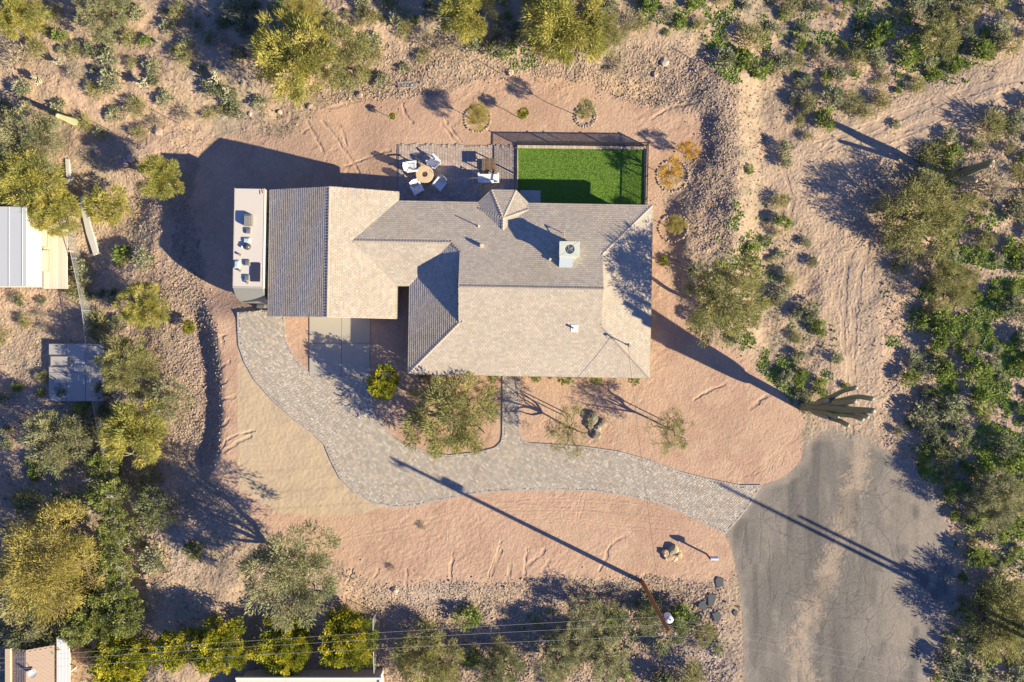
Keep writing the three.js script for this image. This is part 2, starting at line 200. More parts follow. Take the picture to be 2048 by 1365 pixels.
{
  const st = 0.17, nx = Math.round(2 * HX / st), nz = Math.round(2 * HZ / st), hs = new Float32Array((nx + 1) * (nz + 1));
  const X = (i) => -HX + 2 * HX * i / nx, Z = (j) => -HZ + 2 * HZ * j / nz;
  for (let j = 0; j <= nz; j++) for (let i = 0; i <= nx; i++) hs[j * (nx + 1) + i] = terrain(X(i), Z(j)) + (sd('asphalt', X(i), Z(j)) > 0 ? 0 : 0.02 * stony(toPX(X(i)), toPY(Z(j))) * (hash2(i, j) - 0.5));
  const H = (i, j) => hs[clamp(j, 0, nz) * (nx + 1) + clamp(i, 0, nx)];
  const parts = { ground: [], gravel_yard: [], granite_pad: [], dirt_track: [], asphalt_road: [] };
  for (let j = 0; j < nz; j++) for (let i = 0; i < nx; i++) {
    const x = X(i + 0.5), z = Z(j + 0.5);
    const k = sd('asphalt', x, z) > 0 ? 'asphalt_road' : sd('granite', x, z) > 0 ? 'granite_pad' : sd('yard', x, z) > 0 ? 'gravel_yard' : sd('track', x, z) > 0 ? 'dirt_track' : 'ground';
    parts[k].push(i, j);
  }
  const lab = { ground: 'stony reddish brown desert soil around the lot', gravel_yard: 'pinkish gravel yard surrounding the house', granite_pad: 'tan decomposed granite pad beside the paver driveway', dirt_track: 'rutted pale dirt track leading past the saguaro', asphalt_road: 'cracked grey asphalt road end with a sandy streak' };
  for (const [name, cells] of Object.entries(parts)) {
    const idx = new Map(), pos = [], nor = [], uv = [], ind = [];
    const vert = (i, j) => { const k = j * (nx + 1) + i; let q = idx.get(k); if (q === undefined) { q = pos.length / 3; idx.set(k, q); pos.push(X(i), H(i, j), Z(j)); const n = V((H(i - 1, j) - H(i + 1, j)) / (2 * st), 1, (H(i, j - 1) - H(i, j + 1)) / (2 * st)).normalize(); nor.push(n.x, n.y, n.z); uv.push(i / nx, j / nz); } return q; };
    for (let c = 0; c < cells.length; c += 2) { const i = cells[c], j = cells[c + 1], a = vert(i, j), b = vert(i + 1, j), d = vert(i, j + 1), e = vert(i + 1, j + 1); ind.push(a, d, b, b, d, e); }
    const g = new THREE.BufferGeometry(); g.setAttribute('position', new THREE.Float32BufferAttribute(pos, 3)); g.setAttribute('normal', new THREE.Float32BufferAttribute(nor, 3)); g.setAttribute('uv', new THREE.Float32BufferAttribute(uv, 2)); g.setIndex(ind);
    structure(name, g, groundMat, lab[name]);
  }
  const far = new THREE.PlaneGeometry(700, 700).rotateX(-Math.PI / 2).translate(0, -1.92, 0);
  structure('desert_plain', far, mat(0.36, 0.26, 0.185, { roughness: 1 }), 'open desert floor beyond the lot');
}

// ---------------------------------------------------------------- paving
const flatShape = (poly) => { const s = new THREE.Shape(); poly.forEach(([X, Y], i) => { const x = (X - 1024) / PXM, y = -(Y - 682.5) / PXM; i ? s.lineTo(x, y) : s.moveTo(x, y); }); return s; };
const slab = (poly, top, thick = 0.2, bevel = 0.008) => new THREE.ExtrudeGeometry(flatShape(poly), { depth: thick, bevelEnabled: bevel > 0, bevelSize: bevel, bevelThickness: bevel, bevelSegments: 1, bevelOffset: -bevel }).rotateX(-Math.PI / 2).translate(0, top - thick - bevel, 0);
const paverStone = (w, d) => { const g = new THREE.CylinderGeometry(0.5 * Math.SQRT1_2 * 2 - 0.035, 0.5 * Math.SQRT1_2 * 2, 0.04, 4, 1).rotateY(Math.PI / 4).translate(0, -0.02, 0); return g.scale(w, 1, d); };
function pave(parent, inside, bounds, w, d, ang, top, tones, seed, name) {
  const r = rngOf(seed), c = Math.cos(ang), s = Math.sin(ang), list = [], [x0, x1, z0, z1] = bounds, cx = (x0 + x1) / 2, cz = (z0 + z1) / 2, R = Math.hypot(x1 - x0, z1 - z0) / 2;
  for (let j = Math.floor(-R / d); j <= R / d; j++) { let a = -R - r() * w; while (a < R) { const ww = w * (0.7 + 0.6 * Math.floor(r() * 3) / 2), u = a + ww / 2, v = j * d, x = cx + u * c - v * s, z = cz + u * s + v * c; a += ww; if (x < x0 || x > x1 || z < z0 || z > z1 || !inside(x, z)) continue; list.push([x, z, ww]); } }
  const im = shade(new THREE.InstancedMesh(paverStone(1, 1), mat(1, 1, 1, { roughness: 0.9 }), list.length)), m = new THREE.Matrix4(), q = new THREE.Quaternion(), e = new THREE.Euler(), col = new THREE.Color();
  list.forEach(([x, z, ww], i) => { e.set((r() - 0.5) * 0.03, -ang, (r() - 0.5) * 0.03); m.compose(V(x, top + (r() - 0.5) * 0.006, z), q.setFromEuler(e), V(ww - 0.012, 1, d - 0.012)); im.setMatrixAt(i, m); const t = tones[Math.floor(r() * tones.length)], k = 0.86 + 0.28 * r(); col.setRGB(t[0] * k, t[1] * k, t[2] * k); im.setColorAt(i, col); });
  im.name = name; im.userData.kind = 'stuff'; parent.add(im);
}
const sandJoint = mat(0.24, 0.20, 0.165, { roughness: 1 });
{
  const d = structure('driveway', slab(PLAN.driveway, 0.035, 0.2, 0), sandJoint, 'curving grey paver driveway and front walk');
  const tones = [[0.41, 0.365, 0.30], [0.45, 0.39, 0.315], [0.37, 0.34, 0.295], [0.47, 0.385, 0.295], [0.50, 0.45, 0.375], [0.40, 0.33, 0.26]];
  pave(d, (x, z) => sd('driveway', x, z) > 0.07, [-20.6, 18.7, -2.3, 14.5], 0.21, 0.14, 0.78, 0.058, tones, 11, 'driveway_pavers');
  // soldier course along the edge
  const P = PLAN.driveway.map(([X, Y]) => V((X - 1024) / PXM, 0, (Y - 682.5) / PXM)), cur = []; const r = rngOf(4);
  for (let i = 0; i < P.length; i++) { const a = P[i], b = P[(i + 1) % P.length]; if (i === P.length - 1 || i === P.length - 2 || i === 47 ) continue; cur.push([a, b]); }
  const per = []; for (const [a, b] of cur) { const L = a.distanceTo(b), n = Math.max(1, Math.round(L / 0.2)); for (let k = 0; k < n; k++) per.push([new THREE.Vector3().lerpVectors(a, b, (k + 0.5) / n), Math.atan2(-(b.z - a.z), b.x - a.x)]); }
  const im = shade(new THREE.InstancedMesh(paverStone(0.19, 0.13), mat(1, 1, 1, { roughness: 0.9 }), per.length)), m = new THREE.Matrix4(), q = new THREE.Quaternion(), c = new THREE.Color();
  per.forEach(([p, a], i) => { m.compose(V(p.x, 0.06, p.z), q.setFromEuler(new THREE.Euler(0, a, 0)), V(1, 1, 1)); im.setMatrixAt(i, m); const k = 0.85 + 0.3 * r(); im.setColorAt(i, c.setRGB(0.37 * k, 0.33 * k, 0.30 * k)); });
  im.name = 'edging_pavers'; im.userData.kind = 'stuff'; d.add(im);
}
{ // two-car concrete apron in front of the garage, four panels with open joints
  const conc = new THREE.MeshStandardMaterial({ roughness: 0.9, bumpMap: grainTex(128, 8), bumpScale: 0.004 }); conc.color.setRGB(0.37, 0.34, 0.285);
  const o = new THREE.Group(); o.name = 'concrete_apron'; o.userData = { kind: 'structure', label: 'pale concrete apron in front of the garage' }; scene.add(o);
  const xs = [619, 682.6, 683.4, 741], ys = [600, 686.6, 687.4, 747.5];
  for (const a of [0, 2]) for (const b of [0, 2]) mesh('concrete_panel', slab([[xs[a], ys[b]], [xs[a + 1] - (b ? 1.5 : 0) * (a / 2), ys[b]], [xs[a + 1] - (b ? 2.2 : 1) * (a / 2), ys[b + 1]], [xs[a], ys[b + 1]]], 0.062), conc, o);
}
{ // patio, turf yard with its edging, rear slab
  const p = structure('patio', slab([[795, 289], [1031, 292], [1036, 420], [795, 420]], 0.035, 0.2, 0), sandJoint, 'tan paver patio behind the house');
  const tones = [[0.40, 0.31, 0.245], [0.43, 0.345, 0.285], [0.36, 0.30, 0.26], [0.45, 0.33, 0.25], [0.38, 0.325, 0.29]];
  pave(p, (x, z) => toPX(x) > 796 && toPX(x) < 1029 && toPY(z) > 290.5 + (toPX(x) - 795) * 0.012 && toPY(z) < 418, [-8.6, 0.4, -14.7, -9.8], 0.26, 0.2, Math.PI / 2 + 0.012, 0.06, tones, 21, 'patio_pavers');
  const pts = [[1029.5, 296.5], [1037, 296.5], [1037, 420], [1029.5, 420]], edge = new THREE.Group(); edge.name = 'turf_edging'; edge.userData = { kind: 'structure', label: 'pale block edging round the artificial turf' }; scene.add(edge);
  const em = [mat(0.46, 0.37, 0.30), mat(0.42, 0.33, 0.27), mat(0.50, 0.41, 0.335)], bg = rbox(0.285, 0.12, 0.2, 0.012); let q = 0;
  const put = (X, Y, t) => { const b = mesh('edging_block', bg, em[(q++ * 7 + (q >> 2)) % 3], edge); b.position.set((X - 1024) / PXM, 0.03, (Y - 682.5) / PXM); b.rotation.y = t; };
  for (let X = 1037; X < 1292; X += 8) put(X, 293.6 + (X - 1037) * 0.012, -0.012); for (let Y = 302; Y < 420; Y += 8) { put(1033.4, Y, Math.PI / 2); put(1290.5, Y, Math.PI / 2); }
  const turf = structure('artificial_turf', slab([[1036, 296], [1288, 299], [1288, 425], [1036, 425]], 0.035, 0.15, 0), mat(0.12, 0.215, 0.026, { roughness: 1 }), 'bright green artificial turf dog run');
  const n = 26000, r = rngOf(3), bl = triGeo([-0.02, 0, 0, 0.02, 0, 0, 0.012, 0.05, 0.012]), im = shade(new THREE.InstancedMesh(bl, mat(1, 1, 1, { roughness: 0.9, side: THREE.DoubleSide }), n)), m = new THREE.Matrix4(), qt = new THREE.Quaternion(), c = new THREE.Color();
  for (let i = 0; i < n; i++) { const X = 1037 + r() * 250.5, Y = 298.5 + r() * 122, x = (X - 1024) / PXM, z = (Y - 682.5) / PXM; m.compose(V(x, 0.034, z), qt.setFromEuler(new THREE.Euler((r() - 0.5) * 1.3, r() * 6.28, (r() - 0.5) * 1.3)), V(0.8, 0.6 + 0.6 * r(), 1)); im.setMatrixAt(i, m); const k = (0.8 + 0.4 * r()) * (0.7 + 0.6 * fbm(x * 0.9, z * 0.9, 4)) * (0.94 + 0.12 * ((X - 1037) / 62.6 % 2 < 1 ? 1 : 0)); im.setColorAt(i, c.setRGB(0.175 * k, 0.30 * k, 0.035 * k)); }
  im.name = 'turf_blades'; im.userData.kind = 'stuff'; turf.add(im);
  structure('rear_slab', slab([[1039, 381], [1081, 381.5], [1081, 425], [1039, 425]], 0.10), mat(0.42, 0.40, 0.37), 'small concrete slab at the rear door');
}
// ---------------------------------------------------------------- the house: garage gable, link, main roof with clipped gables, bay
const EAVE = 2.25, PITCH = 0.30, HA = -Math.PI / 180;
const house = thing('house', 'long tan shingled ranch house with attached garage wing', 'house', V(0, 0, 0), HA);
const plane = (a, b, c) => ({ a, b, c, h: (u, v) => a * u + b * v + c });
const slopeFrom = (nu, nv, u0, v0, h0 = EAVE, p = PITCH) => plane(nu * p, nv * p, h0 - p * (nu * u0 + nv * v0));  // rises along (nu,nv) from (u0,v0)
const R = { gL: -17.11, gR: -8.14, gT: -10.27, gB: -1.46, mL: -7.23, mR: 9.66, mT: -9.66, mB: 2.41, cB: -3.76, du: -0.77, dv: -8.48, dr: 2.07 };
for (const k of Object.keys(R)) R[k] *= 1.0132;
R.gu = (R.gL + R.gR) / 2; R.run = 3.62; R.kL = R.mL + R.run; R.kR = R.mR - R.run; R.mv = (R.mT + R.mB) / 2; R.cv = (R.mT + R.cB) / 2;
const DP = EAVE + R.dr * PITCH, S2 = Math.SQRT1_2;
const pl = {
  garageWest: slopeFrom(1, 0, R.gL, 0), garageEast: slopeFrom(-1, 0, R.gR, 0),
  back: slopeFrom(0, 1, 0, R.mT), linkFront: slopeFrom(0, -1, 0, R.cB),
  front: slopeFrom(0, -1, 0, R.mB), west: slopeFrom(1, 0, R.mL, 0), east: slopeFrom(-1, 0, R.mR, 0),
  bayN: slopeFrom(0, 1, R.du, R.dv, DP), bayNW: slopeFrom(S2, S2, R.du, R.dv, DP), bayNE: slopeFrom(-S2, S2, R.du, R.dv, DP), bayW: slopeFrom(1, 0, R.du, R.dv, DP), bayE: slopeFrom(-1, 0, R.du, R.dv, DP),
};
const inR = (u, v, a, b, c, d) => u >= a && u <= b && v >= c && v <= d;
const masses = [
  { at: (u, v) => inR(u, v, R.gL, R.gR, R.gT, R.gB), p: [pl.garageWest, pl.garageEast] },
  { at: (u, v) => inR(u, v, R.gu, R.mL + 2.95, R.mT, R.cB), p: [pl.back, pl.linkFront] },
  { at: (u, v) => inR(u, v, R.mL, R.mR, R.mT, R.mB), p: [pl.back, pl.front, pl.west, pl.east] },
  { at: (u, v) => inR(u, v, R.kL, R.kR, R.mT, R.mB), p: [pl.back, pl.front] },
  { at: (u, v) => v < -7.2 && Math.abs(u - R.du) < 2.2 && Math.min(...[pl.bayN, pl.bayNW, pl.bayNE, pl.bayW, pl.bayE].map((q) => q.h(u, v))) >= EAVE - 1e-4, p: [pl.bayN, pl.bayNW, pl.bayNE, pl.bayW, pl.bayE] },
];
function owner(u, v) { let best = null, bh = -1e9; for (const m of masses) { if (!m.at(u, v)) continue; let mh = 1e9, mp = null; for (const q of m.p) { const h = q.h(u, v); if (h < mh) { mh = h; mp = q; } } if (mh > bh + 1e-6) { bh = mh; best = mp; } } return best; }
const roofH = (u, v) => { const q = owner(u, v); return q ? q.h(u, v) : 0; };
const toLocal = (x, z) => { const c = Math.cos(-HA), s = Math.sin(-HA); return [x * c + z * s, -x * s + z * c]; };

// roof deck
const roof = (() => {
  const st = 0.11, pos = []; const add = (a, b, c) => pos.push(...a, ...b, ...c);
  for (let u = R.gL; u < R.mR; u += st) for (let v = -10.6; v < R.mB; v += st) {
    const u1 = u + st, v1 = v + st; if (!owner(u + st / 2, v + st / 2)) continue;
    const P = (a, b) => { const q = owner(a, b) ?? owner(u + st / 2, v + st / 2); return [a, q.h(a, b) - 0.03, b]; };
    const a = P(u, v), b = P(u1, v), c = P(u, v1), d = P(u1, v1); add(a, c, b); add(b, c, d);
  }
  return mesh('roof', triGeo(pos), mat(0.10, 0.085, 0.075, { roughness: 1 }), house);
})();
roof.userData.label = 'tan shingle roof with hips, valleys and clipped gables';
{ // shingles: every tab a small slab with a thick butt edge, cut where planes meet
  const r = rngOf(77), pos = [], col = [], nor = [];
  const tones = [[0.435, 0.368, 0.29], [0.42, 0.356, 0.282], [0.45, 0.385, 0.305], [0.435, 0.36, 0.278], [0.395, 0.35, 0.295], [0.455, 0.396, 0.322], [0.42, 0.366, 0.30]];
  const EXP = 0.150, TAB = 0.235, BUTT = 0.018;
  const clip = (poly, f) => { const out = []; for (let i = 0; i < poly.length; i++) { const A = poly[i], B = poly[(i + 1) % poly.length], fa = f(A), fb = f(B); if (fa >= 0) out.push(A); if ((fa >= 0) !== (fb >= 0)) { const t = fa / (fa - fb); out.push([lerp(A[0], B[0], t), lerp(A[1], B[1], t)]); } } return out; };
  for (const q of Object.values(pl)) {
    const g = Math.hypot(q.a, q.b), du = -q.a / g, dv = -q.b / g, tu = -dv, tv = du;   // down-slope and along
    const low = new THREE.Vector3(); let smin = 1e9, smax = -1e9, amin = 1e9, amax = -1e9;
    for (let u = R.gL; u <= R.mR; u += 0.1) for (let v = -10.6; v <= R.mB; v += 0.1) if (owner(u, v) === q) { const s = u * du + v * dv, a = u * tu + v * tv; smin = Math.min(smin, s); smax = Math.max(smax, s); amin = Math.min(amin, a); amax = Math.max(amax, a); }
    const end = (EAVE - q.c) / (-g); // s where the plane reaches the eave height
    const ex = EXP * Math.cos(Math.atan(PITCH)); let row = 0;
    for (let s1 = end + 0.03; s1 > smin - ex; s1 -= ex, row++) {
      const s0 = s1 - ex;
      for (let a = amin - 0.5 + (row % 2 ? TAB / 2 : 0) + (hash2(row, 3) - 0.5) * 0.05; a < amax + 0.2; a += TAB) {
        const P = (aa, ss) => [aa * tu + ss * du, aa * tv + ss * dv], ca = a + TAB / 2, cs = Math.min((s0 + s1) / 2, end - 0.002), C = P(ca, cs);
        let poly = [P(a + 0.006, s0), P(a + TAB - 0.006, s0), P(a + TAB - 0.006, s1), P(a + 0.006, s1)];
        const pr = [C, ...poly.map(([u, v]) => { const s = u * du + v * dv; return s > end - 0.002 ? [u - du * (s - end + 0.004), v - dv * (s - end + 0.004)] : [u, v]; })];
        const own = pr.map(([u, v]) => owner(u, v)); if (!own.includes(q)) continue;
        const inPt = pr[own.indexOf(q)];
        if (own.some((o) => o !== q)) {
          const others = new Set(own.filter((o) => o && o !== q));
          for (const o of others) { const sg = Math.sign(q.h(...inPt) - o.h(...inPt)) || 1; if (Math.abs(q.a - o.a) + Math.abs(q.b - o.b) > 1e-6) poly = clip(poly, ([u, v]) => sg * (q.h(u, v) - o.h(u, v)) + 1e-4); }
          if (q === pl.back || q === pl.front) { if (inPt[0] >= R.kL && inPt[0] <= R.kR && inPt[1] > R.mT + R.run && inPt[1] < R.mB - R.run) { poly = clip(poly, ([u]) => u - R.kL + 0.03); poly = clip(poly, ([u]) => R.kR + 0.03 - u); } }
          if (q === pl.west) poly = clip(poly, ([u]) => R.kL - u); if (q === pl.east) poly = clip(poly, ([u]) => u - R.kR);
          if (own.includes(null)) { // outer edges
            for (const [f] of [[([u]) => u - R.gL + 0.02], [([u]) => R.mR + 0.02 - u]]) poly = clip(poly, f);
            if (q === pl.garageWest || q === pl.garageEast) { poly = clip(poly, ([, v]) => v - R.gT + 0.03); poly = clip(poly, ([, v]) => R.gB + 0.03 - v); }
            if (q === pl.front) { poly = clip(poly, ([u]) => u - R.mL); }
            if (q === pl.west) poly = clip(poly, ([, v]) => R.mB + 0.02 - v);
          }
        }
        if (poly.length < 3) continue;
        const t = tones[Math.floor(r() * tones.length)], k = (0.9 + 0.2 * r()) * (0.95 + 0.1 * fbm(C[0] * 0.7, C[1] * 0.7, 2)), c = [t[0] * k, t[1] * k, t[2] * k], lift = 0.004 + r() * 0.004;
        const top = poly.map(([u, v]) => { const s = u * du + v * dv; return [u, q.h(u, v) + lift + BUTT * (s - s0) / (s1 - s0), v]; }), bot = poly.map(([u, v]) => [u, q.h(u, v) - 0.012, v]);
        const gs = -g + BUTT / ex, n = V(-gs * du, 1, -gs * dv).normalize();
        for (let i = 1; i + 1 < top.length; i++) { const T = [top[0], top[i], top[i + 1]], w = (T[1][0] - T[0][0]) * (T[2][2] - T[0][2]) - (T[1][2] - T[0][2]) * (T[2][0] - T[0][0]); if (w > 0) T.reverse(); for (const p of T) { pos.push(...p); col.push(...c); nor.push(n.x, n.y, n.z); } }
        for (let i = 0; i < top.length; i++) { const A = i, B = (i + 1) % top.length, ux = top[B][0] - top[A][0], vz = top[B][2] - top[A][2], L = Math.hypot(ux, vz); if (L < 0.01) continue; const mu = (top[A][0] + top[B][0]) / 2 - C[0], mv = (top[A][2] + top[B][2]) / 2 - C[1]; if (mu * du + mv * dv < -0.02) continue; let nx = vz / L, nz = -ux / L; if (nx * mu + nz * mv < 0) { nx = -nx; nz = -nz; } for (const p of [top[A], bot[A], top[B], top[B], bot[A], bot[B]]) { pos.push(...p); col.push(...c); nor.push(nx, 0, nz); } }
      }
    }
  }
  const m = new THREE.MeshStandardMaterial({ vertexColors: true, roughness: 0.95, side: THREE.DoubleSide });
  const sh = mesh('shingles', triGeo(pos, col, nor), m, roof); sh.userData.kind = 'stuff';
  // ridge and hip caps, laid one by one
  const capM = tones.slice(0, 5).map((t) => mat(t[0], t[1], t[2], { roughness: 0.95, flatShading: true }));
  const capG = (() => { const s = new THREE.Shape(); s.moveTo(-0.11, -0.05); s.lineTo(0, -0.01); s.lineTo(0.11, -0.05); s.lineTo(0.11, -0.028); s.lineTo(0, 0.012); s.lineTo(-0.11, -0.028); s.closePath(); const g = new THREE.ExtrudeGeometry(s, { depth: 0.24, bevelEnabled: false }); g.translate(0, 0, -0.12); g.rotateX(-0.2); return g; })();
  const line = (a, b, skip = 0) => { // a, b in plan; laid from b up to a
    const A = V(a[0], roofH(a[0], a[1]), a[1]), B = V(b[0], roofH(b[0], b[1]), b[1]), L = A.distanceTo(B), n = Math.round(L / 0.205), dir = B.clone().sub(A).normalize(), z = dir, y = V(0, 1, 0), x = new THREE.Vector3().crossVectors(y, z).normalize(); y.crossVectors(z, x);
    const qt = new THREE.Quaternion().setFromRotationMatrix(new THREE.Matrix4().makeBasis(x, y, z));
    for (let i = 0; i < n; i++) { const c = mesh('ridge_cap', capG, capM[Math.floor(r() * 5)], roof); c.position.lerpVectors(A, B, (i + 0.5) / n); c.position.y += 0.024; c.quaternion.copy(qt); }
  };
  const e = 0.004;
  line([R.gu, R.gT + e], [R.gu, R.gB - e]);
  line([R.gR - (roofH(R.gR - 2.9, R.cv) > 0 ? 2.95 : 2.9), R.cv], [R.mL + 2.95, R.cv]);
  line([R.mL + 2.95, R.cv], [R.kL - e, R.mT + R.run + 0.01]);
  line([R.kL + e, R.mv], [R.kR - e, R.mv]);
  line([R.kR + e, R.mT + R.run], [R.mR - 0.02, R.mT + 0.02]);
  line([R.kL - e, R.mB - R.run], [R.mL + 0.02, R.mB - 0.02]);
  line([R.kR + e, R.mB - R.run], [R.mR - 0.02, R.mB - 0.02]);
  const oc = 0.4142 * (R.dr - 0.02);
  line([R.du, R.dv], [R.du - oc, R.dv - R.dr + 0.03]); line([R.du, R.dv], [R.du + oc, R.dv - R.dr + 0.03]);
  line([R.du, R.dv + 0.85], [R.du, R.dv]);
  line([R.du, R.dv], [R.du + 1.75, R.dv - 0.72]); line([R.du, R.dv], [R.du - 1.75, R.dv - 0.72]);
}
{ // walls, gable ends, fascias, openings
  const stucco = new THREE.MeshStandardMaterial({ roughness: 0.95, bumpMap: grainTex(128, 31), bumpScale: 0.006 }); stucco.color.setRGB(0.52, 0.42, 0.32);
  const fas = mat(0.20, 0.22, 0.12, { roughness: 0.6 }), rake = mat(0.55, 0.47, 0.37, { roughness: 0.8 });
  const wallBox = (name, a, b, c, d) => mesh(name, box(b - a, EAVE + 0.8, d - c, (a + b) / 2, (EAVE + 0.8) / 2 - 0.9, (c + d) / 2), stucco, house);
  wallBox('garage_wall', R.gL + 0.45, R.gR - 0.45, R.gT + 0.35, R.gB - 0.35);
  wallBox('link_wall', R.gR - 0.45, R.mL + 0.5, R.mT + 0.55, R.cB - 0.5);
  wallBox('main_wall', R.mL + 0.5, R.mR - 0.5, R.mT + 0.5, R.mB - 0.5);
  { const s = new THREE.Shape(); const k = R.dr - 0.35, o = 0.4142 * k; s.moveTo(R.du - k, -R.mT - 0.5); s.lineTo(R.du - k, -(R.dv - o)); s.lineTo(R.du - o, -(R.dv - k)); s.lineTo(R.du + o, -(R.dv - k)); s.lineTo(R.du + k, -(R.dv - o)); s.lineTo(R.du + k, -R.mT - 0.5); s.closePath(); mesh('bay_wall', new THREE.ExtrudeGeometry(s, { depth: EAVE - 0.05, bevelEnabled: false }).rotateX(-Math.PI / 2), stucco, house); }
  const tri = (pts, t, axis) => { const s = new THREE.Shape(); pts.forEach(([a, h], i) => i ? s.lineTo(a, h) : s.moveTo(a, h)); const g = new THREE.ExtrudeGeometry(s, { depth: t, bevelEnabled: false }); return axis === 'v' ? g : g.rotateY(-Math.PI / 2); };
  const gh = EAVE + PITCH * (R.gR - R.gL) / 2;
  mesh('gable_wall', tri([[R.gL + 0.5, EAVE - 0.2], [R.gR - 0.5, EAVE - 0.2], [R.gu, gh - 0.22]], 0.15, 'v').translate(0, 0, R.gT + 0.35), stucco, house);
  mesh('gable_wall', tri([[R.gL + 0.5, EAVE - 0.2], [R.gR - 0.5, EAVE - 0.2], [R.gu, gh - 0.22]], 0.15, 'v').translate(0, 0, R.gB - 0.5), stucco, house);
  const kb = EAVE + PITCH * R.run, kt = EAVE + PITCH * (R.mB - R.mT) / 2;
  for (const u of [R.kL + 0.12, R.kR - 0.02]) mesh('clipped_gable', tri([[R.mT + R.run - 0.2, kb - 0.15], [R.mB - R.run + 0.2, kb - 0.15], [R.mv, kt - 0.05]], 0.1, 'u').translate(u, 0, 0), stucco, house);
  const fb = (a, b, c, d, h0, h1, m, name) => mesh(name, bar4(V(a, h0, b), V(c, h1, d)), m, house);
  function bar4(A, B) { const L = A.distanceTo(B), g = new THREE.BoxGeometry(L + 0.03, 0.17, 0.05), d = B.clone().sub(A).normalize(), z = V(0, 0, 1); if (Math.abs(d.z) > 0.9) z.set(1, 0, 0); const y = new THREE.Vector3().crossVectors(z, d).normalize(); if (y.y < 0) y.negate(); const zz = new THREE.Vector3().crossVectors(d, y); g.applyMatrix4(new THREE.Matrix4().makeBasis(d, y, zz)); return g.translate((A.x + B.x) / 2, (A.y + B.y) / 2 - 0.085, (A.z + B.z) / 2); }
  const eh = EAVE - 0.03, o = 0.035;
  fb(R.gL - o, R.gT, R.gL - o, R.gB, eh, eh, fas, 'fascia'); fb(R.gR + o, R.gT, R.gR + o, R.mT, eh, eh, fas, 'fascia'); fb(R.gR + o, R.cB, R.gR + o, R.gB, eh, eh, fas, 'fascia');
  fb(R.gR + 0.05, R.cB + o, R.mL, R.cB + o, eh, eh, fas, 'fascia'); fb(R.gR + 0.05, R.mT - o, R.du - R.dr + 0.2, R.mT - o, eh, eh, fas, 'fascia'); fb(R.du + R.dr - 0.2, R.mT - o, R.mR, R.mT - o, eh, eh, fas, 'fascia');
  fb(R.mL - o, R.cB + 0.05, R.mL - o, R.mB, eh, eh, fas, 'fascia'); fb(R.mL, R.mB + o, R.mR, R.mB + o, eh, eh, fas, 'fascia'); fb(R.mR + o, R.mT, R.mR + o, R.mB, eh, eh, fas, 'fascia');
  const k = R.dr + 0.03, oc = 0.4142 * k; fb(R.du - oc, R.dv - k, R.du + oc, R.dv - k, eh, eh, fas, 'fascia');
  for (const s of [-1, 1]) { const f = mesh('fascia', new THREE.BoxGeometry(2 * oc, 0.17, 0.05), fas, house); f.position.set(R.du + s * k * S2, eh - 0.085, R.dv - k * S2); f.rotation.y = s * -Math.PI / 4; }
  for (const v of [R.gT - 0.03, R.gB + 0.03]) for (const [u0] of [[R.gL], [R.gR]]) fb(u0, v, R.gu, v, EAVE - 0.02, gh - 0.02, rake, 'rake_board');
  const pane = new THREE.MeshPhysicalMaterial({ color: 0x223040, roughness: 0.08, metalness: 0 }), white = mat(0.7, 0.66, 0.6);
  const win = (u, v, w, turn, y = 1.3, h = 0.95) => { const f = mesh('window', joined([box(w, 0.08, 0.1, 0, h / 2), box(w, 0.08, 0.1, 0, -h / 2), box(0.08, h - 0.08, 0.1, w / 2 - 0.04), box(0.08, h - 0.08, 0.1, -w / 2 + 0.04), box(0.05, h - 0.08, 0.08)]), white, house); f.position.set(u, y, v); f.rotation.y = turn; mesh('pane', box(w - 0.1, h - 0.1, 0.02), pane, f); };
  for (const u of [-4.6, 1.5, 4.4, 7.4]) win(u, R.mB - 0.47, 1.6, 0); for (const v of [-7.2, -2.6, 0.4]) win(R.mR - 0.47, v, 1.3, Math.PI / 2); for (const u of [-6.6, -4.2, 4.6, 7.6]) win(u, R.mT + 0.53, 1.4, Math.PI);
  const gd = mesh('garage_door', joined([0, 1, 2, 3].map((i) => rbox(4.0, 0.46, 0.08, 0.02, 0, 0.27 + i * 0.47, 0))), mat(0.62, 0.55, 0.45), house); gd.position.set(-12.75, 0, R.gB - 0.33);
  const fd = mesh('front_door', rbox(0.9, 1.85, 0.08, 0.02, 0, 0.95, 0), mat(0.25, 0.13, 0.07), house); fd.position.set(-0.05, 0, R.mB - 0.47); mesh('door_handle', new THREE.SphereGeometry(0.04, 10, 8).translate(0.38, 1.0, 0.07), mat(0.5, 0.45, 0.3, { metalness: 0.8, roughness: 0.3 }), fd);
}
